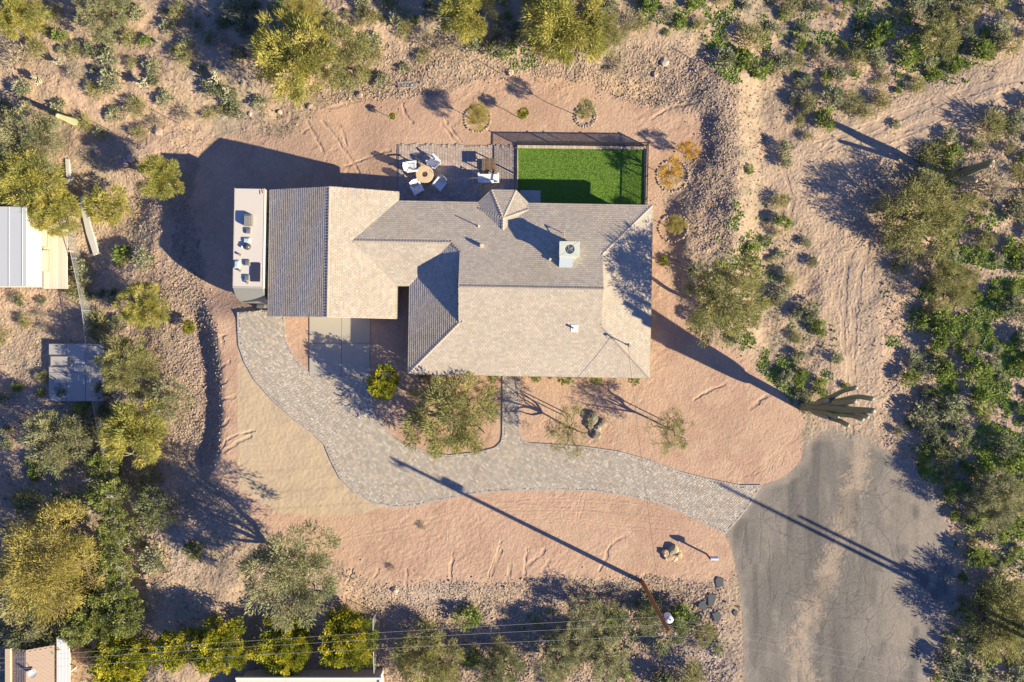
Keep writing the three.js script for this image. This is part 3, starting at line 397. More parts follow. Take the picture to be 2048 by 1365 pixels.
// roof point under a picture point
const RP = (px, py) => { let h = 3.2; let p; for (let k = 0; k < 6; k++) { p = W(px, py, h); const [u, v] = toLocal(p.x, p.z); h = roofH(u, v) + 0.02; } p.y = h; return p; };
const local = (p) => { const [u, v] = toLocal(p.x, p.z); return V(u, p.y, v); };
{ // pipes and vents that belong to the roof
  const tan = mat(0.55, 0.45, 0.32), lead = mat(0.30, 0.29, 0.28, { metalness: 0.5, roughness: 0.5 }), wht = mat(0.8, 0.8, 0.78);
  const at = (name, px, py, g, m, parent = roof) => { const o = mesh(name, g, m, parent); o.position.copy(local(RP(px, py))); return o; };
  at('vent_pipe', 957, 453, joined([cyl(0.035, 0.035, 0.62, 8, 0, -0.05), cyl(0.1, 0.05, 0.08, 10, 0, -0.02)]), tan);
  at('roof_vent', 963, 492, joined([rbox(0.24, 0.3, 0.22, 0.03, 0, 0.12, 0), cyl(0.11, 0.11, 0.1, 12, 0, 0.24, 0)]), tan);
  at('roof_vent', 1100, 519, joined([rbox(0.16, 0.2, 0.16, 0.03, 0, 0.08, 0)]), tan);
  const fl = at('vent_flashing', 1149, 657, box(0.5, 0.012, 0.52, 0, 0.03, 0).rotateX(Math.atan(PITCH)), wht); mesh('vent_pipe', joined([cyl(0.07, 0.07, 0.34, 12, -0.02, -0.02, 0.02), new THREE.TorusGeometry(0.07, 0.015, 6, 14).rotateX(Math.PI / 2).translate(-0.02, 0.32, 0.02)]), wht, fl);
  const el = at('gas_pipe', 1128, 470, joined([bar(V(0, 0, 0.35), V(0, 0.42, 0.35), 0.03), bar(V(0, 0.42, 0.35), V(0, 0.42, -0.1), 0.03), bar(V(0, 0.42, -0.1), V(0, -0.1, -0.1), 0.03), bar(V(0, 0.3, -0.1), V(-0.3, 0.3, -0.1), 0.03)]), mat(0.42, 0.36, 0.3));
}
{ // rooftop package unit
  const p = RP(1136, 520), a = thing('air_conditioner', 'boxy beige rooftop air conditioner with round fan grille and duct', 'air conditioner', V(p.x, p.y, p.z), HA);
  const c = mat(0.52, 0.54, 0.46, { roughness: 0.5 }), dk = mat(0.05, 0.05, 0.05), al = mat(0.5, 0.55, 0.58, { metalness: 0.4, roughness: 0.45 });
  const hgt = 1.0; mesh('cabinet', rbox(1.26, hgt, 1.0, 0.03, 0, hgt / 2 - 0.1, -0.62), c, a);
  const lidS = new THREE.Shape(); lidS.moveTo(-0.67, -0.52); lidS.lineTo(0.67, -0.52); lidS.lineTo(0.67, 0.52); lidS.lineTo(-0.67, 0.52); lidS.closePath(); const ho = new THREE.Path(); ho.absarc(0.03, 0.0, 0.33, 0, 6.2832, true); lidS.holes.push(ho);
  const top = mesh('lid', new THREE.ExtrudeGeometry(lidS, { depth: 0.08, bevelEnabled: true, bevelSize: 0.015, bevelThickness: 0.015, bevelSegments: 1, curveSegments: 28 }).rotateX(-Math.PI / 2).translate(0, hgt - 0.12, -0.62), c, a);
  for (const [x, z] of [[-1, -1], [1, -1], [-1, 1], [1, 1]]) mesh('crease', bar(V(0.03 + x * 0.25, hgt - 0.02, z * 0.25 - 0.62), V(x * 0.64, hgt - 0.02, z * 0.49 - 0.62), 0.012), c, top);
  mesh('fan_well', cyl(0.325, 0.325, 0.02, 28, 0.03, hgt - 0.11, -0.62), dk, a);
  const fan = mesh('fan', joined([0, 1, 2, 3].map((i) => box(0.28, 0.012, 0.15, 0.16, 0, 0).rotateX(0.35).rotateY(i * Math.PI / 2 + 0.3)).concat([cyl(0.06, 0.06, 0.05, 12, 0, -0.02, 0)])), mat(0.22, 0.25, 0.28, { metalness: 0.6, roughness: 0.4 }), a); fan.position.set(0.03, hgt - 0.075, -0.62);
  mesh('grille', joined([new THREE.TorusGeometry(0.12, 0.006, 5, 24).rotateX(Math.PI / 2), new THREE.TorusGeometry(0.23, 0.006, 5, 28).rotateX(Math.PI / 2), box(0.66, 0.01, 0.02).rotateY(0.785), box(0.66, 0.01, 0.02).rotateY(-0.785)]).translate(0.03, hgt - 0.02, -0.62), mat(0.45, 0.48, 0.48, { metalness: 0.5, roughness: 0.4 }), a);
  const du = new THREE.Shape(); du.moveTo(-0.1, -0.12); du.lineTo(0.62, -0.02); du.lineTo(0.62, 0.15); du.lineTo(-0.1, 0.62); du.closePath();
  mesh('duct', new THREE.ExtrudeGeometry(du, { depth: 0.92, bevelEnabled: false }).rotateY(-Math.PI / 2).translate(0.30, 0.02, -0.06), al, a);
}
{ // electric service mast with weatherhead
  const p = RP(1252, 689), m = thing('service_mast', 'thin dark electric service mast on the roof corner', 'mast', V(p.x, p.y - 0.1, p.z));
  const st = mat(0.10, 0.09, 0.10, { metalness: 0.5, roughness: 0.5 });
  mesh('mast', cyl(0.035, 0.035, 1.15, 10), st, m); mesh('weatherhead', joined([new THREE.SphereGeometry(0.09, 12, 8).scale(1, 0.8, 1.3).translate(0, 1.18, 0.03), cyl(0.09, 0.04, 0.08, 10, 0, 0.08, 0)]), st, m);
  mesh('drip_loop', new THREE.TorusGeometry(0.2, 0.012, 5, 20, 5).rotateY(0.6).translate(0.16, 1.0, 0.1), st, m);
  mesh('insulator', joined([cyl(0.03, 0.03, 0.08, 8, 0, 0.88, 0.08)]), mat(0.5, 0.5, 0.5), m);
}
// ---------------------------------------------------------------- travel trailer
{
  const t = thing('travel_trailer', 'white travel trailer parked tight against the garage eave', 'trailer', V(-18.57, -0.75, -7.25), -0.0188);
  t.updateMatrixWorld(true);
  const L = (px, py, h) => t.worldToLocal(W(px, py, h - 0.75));
  const TOP = 3.25, hw = 1.06, z0 = -3.53, z1 = 3.53;
  const skin = mat(0.50, 0.49, 0.47, { roughness: 0.5 }), roofM = new THREE.MeshStandardMaterial({ roughness: 0.75, bumpMap: grainTex(64, 91), bumpScale: 0.003 }); roofM.color.setRGB(0.56, 0.51, 0.45);
  const nose = mat(0.20, 0.20, 0.19, { roughness: 0.45 }), dark = mat(0.05, 0.05, 0.055, { roughness: 0.5 }), trim = mat(0.42, 0.38, 0.34, { roughness: 0.5 }), clear = mat(0.42, 0.50, 0.52, { roughness: 0.3 });
  mesh('body', rbox(2 * hw, TOP - 0.6, z1 - z0, 0.05, 0, (TOP + 0.6) / 2 - 0.02, 0), skin, t);
  mesh('roof_membrane', rbox(2 * hw - 0.06, 0.05, z1 - z0 - 0.06, 0.02, 0, TOP, 0), roofM, t);
  for (const s of [-1, 1]) mesh('roof_rail', box(0.035, 0.06, z1 - z0, s * (hw - 0.012), TOP + 0.008, 0), trim, t);
  { const s = new THREE.Shape(); s.moveTo(0, 0.6); s.lineTo(0.62, 0.62); s.bezierCurveTo(0.98, 0.75, 1.02, 1.4, 0.84, 2.0); s.bezierCurveTo(0.7, 2.6, 0.42, 2.98, 0, 3.21); s.closePath(); mesh('nose_cap', new THREE.ExtrudeGeometry(s, { depth: 2 * hw - 0.06, bevelEnabled: true, bevelSize: 0.03, bevelThickness: 0.03, bevelSegments: 2, curveSegments: 16 }).rotateY(-Math.PI / 2).translate(hw - 0.03, 0, z1 - 0.01), nose, t); }
  mesh('front_seam', box(2 * hw - 0.04, 0.05, 0.09, 0, TOP + 0.02, z1 - 0.05), trim, t);
  { const p = L(495, 440, TOP + 0.3), g = mesh('rooftop_ac', rbox(0.62, 0.32, 0.82, 0.06, 0, 0.19, 0), mat(0.16, 0.155, 0.15, { roughness: 0.6 }), t); g.position.set(p.x, TOP + 0.01, p.z); mesh('shroud_top', rbox(0.44, 0.05, 0.62, 0.02, -0.02, 0.36, 0.03), mat(0.22, 0.21, 0.20, { roughness: 0.6 }), g); }
  for (const [px, py] of [[496, 462], [494, 526], [493, 556]]) { const p = L(px, py, TOP + 0.1), g = mesh('roof_vent', rbox(0.4, 0.12, 0.4, 0.02, 0, 0.06, 0), mat(0.27, 0.26, 0.24), t); g.position.set(p.x, TOP + 0.01, p.z); mesh('vent_lid', rbox(0.3, 0.06, 0.3, 0.03, 0.02, 0.14, 0.02), mat(0.16, 0.16, 0.165, { roughness: 0.35 }), g); }
  for (const [px, py, w, d] of [[493, 481, 0.52, 0.4], [473, 529, 0.4, 0.56]]) { const p = L(px, py, TOP + 0.1), g = mesh('skylight', rbox(w, 0.08, d, 0.02, 0, 0.05, 0), mat(0.5, 0.48, 0.43), t); g.position.set(p.x, TOP + 0.01, p.z); mesh('skylight_dome', rbox(w - 0.12, 0.12, d - 0.12, 0.05, 0, 0.1, 0), clear, g); }
  { const p = L(493, 493, TOP + 0.2), g = mesh('antenna_dome', new THREE.LatheGeometry([[0.24, 0], [0.24, 0.12], [0.2, 0.22], [0.1, 0.28], [0, 0.3]].map(([a, b]) => new THREE.Vector2(a, b)), 20), mat(0.06, 0.06, 0.075, { roughness: 0.35 }), t); g.position.set(p.x, TOP + 0.02, p.z); const w = mesh('white_cap', new THREE.SphereGeometry(0.1, 12, 8).translate(-0.36, 0.08, 0.02), mat(0.75, 0.75, 0.74), t); w.position.copy(g.position); }
  for (const [px, py] of [[480, 510], [480, 542], [495, 566]]) { const p = L(px, py, TOP + 0.15), g = mesh('vent_pipe', joined([cyl(0.07, 0.06, 0.17, 10), cyl(0.09, 0.09, 0.03, 10, 0, 0.17, 0)]), mat(0.25, 0.23, 0.2), t); g.position.set(p.x, TOP + 0.01, p.z); }
  { const p = L(511, 545, TOP + 0.05), g = mesh('solar_panel', rbox(0.68, 0.035, 1.32, 0.01, 0, 0.07, 0), mat(0.035, 0.037, 0.06, { roughness: 0.25 }), t); g.position.set(p.x, TOP + 0.01, p.z); mesh('panel_foot', joined([[-1, -1], [1, -1], [-1, 1], [1, 1]].map(([a, b]) => box(0.06, 0.09, 0.1, a * 0.34, 0.03, b * 0.5))), trim, g); }
  mesh('awning', joined([new THREE.CylinderGeometry(0.07, 0.07, 4.2, 10).rotateX(Math.PI / 2)]).translate(-hw - 0.09, 2.8, -0.3), mat(0.45, 0.42, 0.4), t);
  for (const [z, w] of [[-1.8, 0.8], [1.6, 0.9]]) { mesh('side_window', rbox(0.03, 0.6, w, 0.01, hw + 0.006, 2.1, z), dark, t); mesh('side_window', rbox(0.03, 0.6, w, 0.01, -hw - 0.006, 2.1, z), dark, t); }
  mesh('entry_door', rbox(0.04, 1.8, 0.65, 0.02, hw + 0.005, 1.65, 0.2), mat(0.6, 0.58, 0.55), t);
  mesh('tail_stripe', joined([bar(V(0.75, TOP + 0.05, -3.4), V(0.78, TOP + 0.05, -3.1), 0.02), bar(V(0.9, TOP + 0.05, -3.44), V(0.96, TOP + 0.05, -3.2), 0.02)]), mat(0.3, 0.15, 0.1), t);
  for (const s of [-1, 1]) for (const z of [-1.5, -0.6]) { const wv = mesh('wheel', new THREE.CylinderGeometry(0.36, 0.36, 0.22, 24).rotateZ(Math.PI / 2), dark, t); wv.position.set(s * 0.86, 0.35, z); mesh('rim', new THREE.CylinderGeometry(0.2, 0.2, 0.24, 16).rotateZ(Math.PI / 2), mat(0.55, 0.55, 0.55, { metalness: 0.7, roughness: 0.4 }), wv); }
  mesh('chassis', joined([box(0.1, 0.14, 6.6, -0.6, 0.56, 0), box(0.1, 0.14, 6.6, 0.6, 0.56, 0)]), dark, t);
  mesh('hitch_frame', joined([bar(V(-0.55, 0.52, z1 + 0.6), V(0.12, 0.5, z1 + 1.55), 0.045), bar(V(0.75, 0.52, z1 + 0.6), V(0.18, 0.5, z1 + 1.55), 0.045)]), dark, t);
  mesh('propane_cover', rbox(0.78, 0.55, 0.38, 0.16, 0.12, 0.8, z1 + 1.12), mat(0.10, 0.10, 0.10, { roughness: 0.5 }), t);
  mesh('tongue_jack', joined([cyl(0.05, 0.05, 0.95, 10, 0.14, 0, z1 + 1.45), cyl(0.1, 0.1, 0.03, 10, 0.14, 0, z1 + 1.45), rbox(0.13, 0.2, 0.13, 0.03, 0.14, 0.98, z1 + 1.45), bar(V(0.14, 1.0, z1 + 1.45), V(0.3, 1.0, z1 + 1.5), 0.015)]), mat(0.2, 0.19, 0.18), t);
}
// ---------------------------------------------------------------- patio furniture
const whiteP = mat(0.74, 0.74, 0.73, { roughness: 0.45 });
function adirondack() {
  const o = new THREE.Group();
  for (let i = 0; i < 6; i++) mesh('seat_slat', rbox(0.5, 0.022, 0.085, 0.008, 0, 0.40 - i * 0.022, 0.3 - i * 0.093), whiteP, o);
  for (let i = 0; i < 6; i++) { const x = -0.225 + i * 0.09, h = 0.78 - Math.abs(i - 2.5) * 0.045, b = mesh('back_slat', rbox(0.08, h, 0.022, 0.008, 0, h / 2, 0).rotateX(-0.42), whiteP, o); b.position.set(x, 0.26, -0.2); b.rotation.z = -(i - 2.5) * 0.02; }
  for (const s of [-1, 1]) { mesh('armrest', rbox(0.13, 0.025, 0.74, 0.01, s * 0.315, 0.56, 0.04), whiteP, o); mesh('leg', rbox(0.03, 0.55, 0.1, 0.008, s * 0.28, 0.275, 0.32), whiteP, o); mesh('leg', rbox(0.03, 0.4, 0.12, 0.008, s * 0.26, 0.19, -0.3).rotateX(0), whiteP, o); mesh('side_rail', rbox(0.03, 0.1, 0.72, 0.008, s * 0.245, 0.31, 0).rotateX(-0.0), whiteP, o); }
  return o;
}
{
  const proto = adirondack();
  const spots = [[823, 335.5, Math.PI / 2 + 0.12, 'white slatted armchair standing in the fire pit shadow'], [868, 325, Math.atan2(-20, 20), 'white slatted armchair in full sun above the fire pit'], [834.5, 377.5, Math.atan2(15, -28), 'white slatted armchair in shade nearest the garage corner'], [880, 369, Math.atan2(-20, -26), 'white slatted armchair in shade right of the fire pit']];
  spots.forEach(([px, py, a, label], i) => { const c = i ? proto.clone() : proto; c.name = numbered('patio_chair'); const p = W(px, py, 0.35); c.position.set(p.x, 0.06, p.z); c.rotation.y = a; c.scale.setScalar(1.08); scene.add(c); tag(c, label, 'chair', 'chairs round the fire pit'); });
  const p = W(849.5, 349, 0.5), f = thing('fire_pit', 'round tan stone fire pit with dark burner bowl', 'fire pit', V(p.x, 0.055, p.z));
  const st = new THREE.MeshStandardMaterial({ roughness: 0.85, bumpMap: grainTex(64, 12), bumpScale: 0.004 }); st.color.setRGB(0.56, 0.42, 0.26);
  mesh('base', new THREE.LatheGeometry([[0, 0], [0.52, 0], [0.5, 0.3], [0.55, 0.45], [0, 0.45]].map(([a, b]) => new THREE.Vector2(a, b)), 36), mat(0.40, 0.31, 0.22), f);
  const top = mesh('table_top', new THREE.LatheGeometry([[0.2, 0.44], [0.64, 0.44], [0.655, 0.46], [0.655, 0.52], [0.64, 0.535], [0.215, 0.535], [0.2, 0.52], [0.2, 0.44]].map(([a, b]) => new THREE.Vector2(a, b)), 48), st, f);
  const bw = mesh('burner_bowl', cyl(0.198, 0.198, 0.02, 28, 0, 0.46, 0), mat(0.06, 0.04, 0.035), f); const r = rngOf(9);
  mesh('lava_rock', joined(Array.from({ length: 26 }, () => { const a = r() * 6.28, d = Math.sqrt(r()) * 0.16; return new THREE.IcosahedronGeometry(0.03 + r() * 0.015, 0).translate(Math.cos(a) * d, 0.485 + r() * 0.02, Math.sin(a) * d); })), mat(0.13, 0.085, 0.07), bw);
}
{
  const p = W(977, 357.5, 0.4), b = thing('patio_loveseat', 'white two seat patio bench with slatted back', 'bench', V(p.x, 0.06, p.z), Math.PI);
  for (let i = 0; i < 6; i++) mesh('seat_slat', rbox(1.34, 0.022, 0.085, 0.008, 0, 0.42 - i * 0.008, 0.28 - i * 0.095), whiteP, b);
  for (let i = 0; i < 13; i++) mesh('back_slat', rbox(0.075, 0.6, 0.022, 0.008, -0.6 + i * 0.1, 0.3, 0).rotateX(-0.28).translate(0, 0.38, -0.24), whiteP, b);
  mesh('back_rail', rbox(1.36, 0.07, 0.04, 0.01, 0, 0.96, -0.42), whiteP, b);
  for (const s of [-1, 1]) { mesh('armrest', rbox(0.12, 0.03, 0.74, 0.01, s * 0.72, 0.64, 0), whiteP, b); for (const z of [-0.28, 0.3]) mesh('leg', rbox(0.06, 0.63, 0.06, 0.01, s * 0.72, 0.315, z), whiteP, b); mesh('side_rail', rbox(0.04, 0.07, 0.6, 0.01, s * 0.7, 0.38, 0), whiteP, b); }
  const c = W(982.5, 363, 0.62), cu = single('white_cushion', rbox(0.34, 0.14, 0.2, 0.05), mat(0.78, 0.77, 0.75), 'small white cushion lying on the bench back', 'cushion'); cu.position.set(c.x, 1.045, p.z + 0.36);
}
{
  const p = W(977.5, 328.5, 0.72), t = thing('wooden_table', 'weathered brown slatted wooden table beside the fence', 'table', V(p.x, 0.06, p.z));
  const wd = [mat(0.15, 0.095, 0.06), mat(0.19, 0.125, 0.075), mat(0.12, 0.08, 0.055)];
  for (let i = 0; i < 8; i++) mesh('top_slat', rbox(0.1, 0.028, 0.8, 0.006, -0.45 + i * 0.128, 0.72, 0), wd[i % 3], t);
  for (const z of [-0.3, 0, 0.3]) mesh('cross_rail', box(0.98, 0.05, 0.06, 0, 0.68, z), wd[1], t);
  for (const x of [-0.44, 0.44]) for (const z of [-0.34, 0.34]) mesh('leg', box(0.07, 0.68, 0.07, x, 0.34, z), wd[0], t);
  mesh('shelf', box(0.9, 0.03, 0.7, 0, 0.2, 0), wd[2], t);
}
{ // black picket fence round the turf
  const blk = mat(0.022, 0.022, 0.024, { roughness: 0.5 }), H = 0.92;
  const f = thing('picket_fence', 'low black metal picket fence around the artificial turf', 'fence', V(0, 0.02, 0));
  const A = V(0.34, 0, -10.1), B = V(0.37, 0, -14.56), C = V(9.94, 0, -14.46), D = V(9.82, 0, -9.3);
  const pg = box(0.03, H - 0.1, 0.03, 0, H / 2, 0), pst = joined([box(0.06, H + 0.04, 0.06, 0, (H + 0.04) / 2, 0), box(0.075, 0.03, 0.075, 0, H + 0.05, 0)]);
  const run = (a, b, posts, open) => {
    const L = a.distanceTo(b), ang = Math.atan2(-(b.z - a.z), b.x - a.x), mid = a.clone().lerp(b, 0.5);
    for (const y of [H - 0.04, 0.12]) { const rl = mesh('rail', box(L, 0.055, 0.05), blk, f); rl.position.set(mid.x, y, mid.z); rl.rotation.y = ang; }
    const n = Math.round(L / 0.115); for (let i = 1; i < n; i++) { const p = mesh('picket', pg, blk, f); p.position.lerpVectors(a, b, i / n); p.rotation.y = ang; }
    for (const t of posts) { const p = mesh('post', pst, blk, f); p.position.lerpVectors(a, b, t); p.rotation.y = ang; }
  };
  run(A, B, [0.02, 0.5, 1]); run(B, C, [0.29, 0.415, 0.7, 1]); run(C, D, [0.45, 0.78, 0.98]);
}
// ---------------------------------------------------------------- stones
const rockGeos = [1, 2, 3, 4, 5].map((s) => { const g = new THREE.IcosahedronGeometry(1, 1), p = g.attributes.position, r = rngOf(s * 91), kx = 0.85 + 0.3 * r(), ky = 0.55 + 0.25 * r(), kz = 0.75 + 0.3 * r(), o = r() * 50; for (let i = 0; i < p.count; i++) { const x = p.getX(i), y = p.getY(i), z = p.getZ(i), n = 0.72 + 0.56 * vnoise(x * 1.6 + o + 7, z * 1.6 + y * 2.1 + o); p.setXYZ(i, x * n * kx, Math.max(y, -0.5) * n * ky, z * n * kz); } g.computeVertexNormals(); return g; });
const rockMat = [mat(0.36, 0.27, 0.22, { flatShading: true }), mat(0.43, 0.35, 0.28, { flatShading: true }), mat(0.29, 0.22, 0.19, { flatShading: true }), mat(0.46, 0.33, 0.24, { flatShading: true })];
function boulder(px, py, r, m, label, group, seed = 1) { const p = GP(px, py), o = single('boulder', rockGeos[seed % 5], m, label, 'boulder', group); o.position.set(p.x, p.y + r * 0.22, p.z); o.scale.set(r, r, r); o.rotation.y = seed * 1.7; return o; }
{
  const dk = [mat(0.17, 0.15, 0.105, { flatShading: true }), mat(0.22, 0.19, 0.13, { flatShading: true }), mat(0.42, 0.35, 0.25, { flatShading: true })];
  const where = ['broad', 'slab like', 'squat', 'pale', 'lowest'];
  [[1184, 837, 0.44, 0], [1202, 846, 0.34, 1], [1179, 851, 0.32, 0], [1195, 857, 0.28, 2], [1194, 871, 0.34, 1]].forEach(([x, y, r, m], i) => boulder(x, y, r, dk[m], where[i] + ' dark lichened boulder in the front yard pile', 'boulders piled in the front yard', i + 1));
  const yl = [mat(0.48, 0.36, 0.21, { flatShading: true }), mat(0.40, 0.29, 0.18, { flatShading: true })];
  const w2 = ['tallest', 'left hand', 'right hand', 'flattest', 'smallest', 'front'];
  [[1346, 1100, 0.42], [1330, 1106, 0.34], [1355, 1108, 0.36], [1342, 1112, 0.34], [1350, 1118, 0.22], [1334, 1117, 0.24]].forEach(([x, y, r], i) => boulder(x, y, r, yl[i % 2], w2[i] + ' yellowish boulder in the pile left of the mailbox', 'boulders left of the mailbox', i + 2));
  const lone = [[316, 264, 0.3, 'pale boulder among shrubs above the trailer shadow'], [500, 228, 0.16, 'small stone at the foot of the rightmost thin stake'], [1141, 121, 0.3, 'tan boulder on the rocky rise under the tallest shade tree'], [1020, 145, 0.28, 'upright tan boulder at the top edge of the back yard'], [720, 190, 0.26, 'boulder at the upper left corner of the back yard'], [1330, 125, 0.3, 'boulder on the rocky slope right of the back yard'], [620, 213, 0.22, 'small boulder below the big yellow green tree'], [560, 225, 0.2, 'small boulder left of the yard top edge'], [1310, 150, 0.24, 'brown boulder on the purple rocky slope'], [296, 1172, 0.2, 'white boulder in the stony corner by the hedge'], [291, 1152, 0.22, 'tan boulder in the stony corner by the hedge'], [790, 1180, 0.24, 'boulder with plants at the lower yard edge'], [1098, 1164, 0.24, 'dark topped boulder beside a lower yard rill'], [1430, 1310, 0.22, 'boulder near the left side of the road'], [250, 330, 0.4, 'blocky boulder in tree shade left of the yard'], [262, 318, 0.3, 'smaller boulder in tree shade left of the yard']];
  lone.forEach(([x, y, r, l], i) => boulder(x, y, r, rockMat[i % 4], l, null, i));
  // stone rings round the yard shrubs
  const rg = rngOf(44), sm_ = [mat(0.33, 0.26, 0.20, { flatShading: true }), mat(0.40, 0.32, 0.25, { flatShading: true }), mat(0.27, 0.205, 0.165, { flatShading: true })];
  for (const [x, y, r, l] of [[955, 238, 26, 'ring of stones round the golden back yard shrub'], [1171, 232, 22, 'double ring of grey stones round the thin tree'], [1345, 352, 31, 'ring of stones round the orange leaved tree'], [1346, 456, 27, 'ring of stones round the yellow shrub right of the house']]) {
    const c = GP(x, y), g = thing('stone_ring', l, 'stone ring', V(c.x, 0, c.z)); const n = Math.round(r * 1.15);
    for (let k = 0; k < (y === 232 ? 2 : 1); k++) for (let i = 0; i < n; i++) { const a = i / n * 6.283 + rg() * 0.1, rr = (r / PXM) * (1 - k * 0.17) + (rg() - 0.5) * 0.06, s = mesh('stone', rockGeos[i % 5], sm_[i % 3], g), X = Math.cos(a) * rr, Z = Math.sin(a) * rr; s.position.set(X, terrain(c.x + X, c.z + Z) + 0.03, Z); s.scale.setScalar(0.065 + rg() * 0.045); s.rotation.y = rg() * 6; }
  }
  // loose stones on the slopes
  const small = new THREE.IcosahedronGeometry(1, 0), n = 78000, r = rngOf(31), tones = [[0.31, 0.235, 0.185], [0.37, 0.29, 0.23], [0.26, 0.195, 0.16], [0.39, 0.285, 0.205], [0.32, 0.25, 0.215], [0.45, 0.375, 0.31]];
  const list = []; let guard = 0;
  while (list.length < n && guard++ < n * 12) { const x = (r() * 2 - 1) * 46, z = (r() * 2 - 1) * 31, s = stony(toPX(x), toPY(z)), y = sd('yard', x, z); if (r() > s * s * 1.1 || sd('asphalt', x, z) > -0.1 || sd('driveway', x, z) > -0.1) continue; if (y > 0 && r() > 0.25 * sm(1.2, 0, y)) continue; if (sd('track', x, z) > 0 && r() > 0.15) continue; if (x < -34 && z > -10 && z < -3) continue; list.push([x, z, 0.015 + 0.05 * Math.pow(r(), 3) + (r() < 0.025 ? 0.06 * r() : 0)]); }
  const im = shade(new THREE.InstancedMesh(small, mat(1, 1, 1, { flatShading: true, roughness: 0.95 }), list.length)), m = new THREE.Matrix4(), q = new THREE.Quaternion(), c = new THREE.Color();
  list.forEach(([x, z, s], i) => { m.compose(V(x, terrain(x, z) + s * 0.25, z), q.setFromEuler(new THREE.Euler(r() * 6, r() * 6, r() * 6)), V(s * (0.8 + 0.5 * r()), s * (0.6 + 0.4 * r()), s * (0.8 + 0.5 * r()))); im.setMatrixAt(i, m); const t = tones[Math.floor(r() * 6)], k = 0.8 + 0.4 * r(); im.setColorAt(i, c.setRGB(t[0] * k, t[1] * k, t[2] * k)); });
  im.name = 'loose_stones'; im.userData = { kind: 'stuff', label: 'loose stones and gravel scattered over the desert slopes', category: 'stones' }; scene.add(im);
}
// ---------------------------------------------------------------- poles, wires, mailbox, small things
const GRAIN = grainTex(64, 55, (i, j, r) => 120 + 100 * (r() - 0.5) + 60 * Math.sin(i * 0.9));
const poleWood = new THREE.MeshStandardMaterial({ roughness: 0.9, bumpMap: GRAIN, bumpScale: 0.006 }); poleWood.color.setRGB(0.27, 0.115, 0.05);
const steel = mat(0.55, 0.57, 0.58, { metalness: 0.6, roughness: 0.4 }), porcelain = mat(0.6, 0.62, 0.62, { roughness: 0.25 });
function utilityPole(p, h, label, full) {
  const o = thing('utility_pole', label, 'utility pole', V(p.x, p.y - 0.3, p.z));
  mesh('pole', cyl(0.17, 0.115, h + 0.3, 14), poleWood, o);
  if (full) {
    const tr = mesh('transformer', joined([cyl(0.24, 0.24, 0.62, 18), cyl(0.25, 0.14, 0.06, 18, 0, 0.62, 0), cyl(0.05, 0.03, 0.18, 8, 0.08, 0.68, 0)]), mat(0.62, 0.63, 0.64, { roughness: 0.4 }), o); tr.position.set(0.38, h - 2.0, -0.12);
    mesh('bracket', box(0.3, 0.06, 0.08, 0.2, h - 1.6, -0.06), steel, o);
    const arm = mesh('crossarm', rbox(1.0, 0.1, 0.09, 0.01, 0, h - 0.1, 0.16), mat(0.24, 0.13, 0.08), o);
    for (const x of [-0.42, 0.0, 0.42]) mesh('insulator', joined([cyl(0.05, 0.06, 0.12, 10, x, h - 0.05, 0.16), cyl(0.035, 0.04, 0.1, 10, x, h + 0.07, 0.16)]), porcelain, arm);
    mesh('cutout', joined([bar(V(-0.4, h - 0.2, 0.25), V(-0.3, h - 0.55, 0.3), 0.035), bar(V(0.3, h - 0.3, 0.2), V(0.34, h - 0.6, 0.2), 0.03)]), porcelain, o);
    mesh('spool_insulator', cyl(0.05, 0.05, 0.12, 10, 0.15, h - 2.75, 0.08), porcelain, o);
  }
  return o;
}
{
  const b = GP(1284, 1164), H = 9.1; utilityPole(b, H, 'brown wooden utility pole with grey transformer by the lower yard edge', true);
  const e1 = V(40.4, 0, 23.0), e2 = V(40.6, 0, 22.55), e0 = V(-46, terrain(-46, 21.2), 21.2);
  utilityPole(e1, 12.1, 'taller wooden pole beyond the road, right of the view', false); utilityPole(e2, 9.3, 'shorter wooden pole beside the taller one beyond the road', false); utilityPole(e0, 9, 'wooden pole beyond the neighbouring house at left', false);
  const al = mat(0.42, 0.42, 0.42, { roughness: 0.5 }), bk = mat(0.05, 0.05, 0.055);
  const T = b.y + H, cond = [['lowest', T - 2.7, 7.4, 9.4, 0.1], ['middle', T - 1.5, 8.0, 10.4, 0.12], ['topmost', T - 0.05, 8.9, 11.7, 0.2]];
  for (const [n, h, hl, hr, dz] of cond) { const a = V(b.x, h, b.z + dz); single('power_line', joined([wire(V(e0.x, hl, e0.z), a, 0.5, 0.007), wire(a, V(e1.x, hr, e1.z), 0.5, 0.007)]), al, n + ' of the overhead wires crossing the bottom of the view', 'wire', 'overhead wires'); }
  const mt = RP(1252, 689); single('service_drop', wire(V(b.x + 0.12, T - 2.6, b.z - 0.1), V(mt.x, mt.y + 0.85, mt.z + 0.08), 0.35, 0.010, 30), bk, 'dark service cable from the pole to the roof mast', 'wire');
}
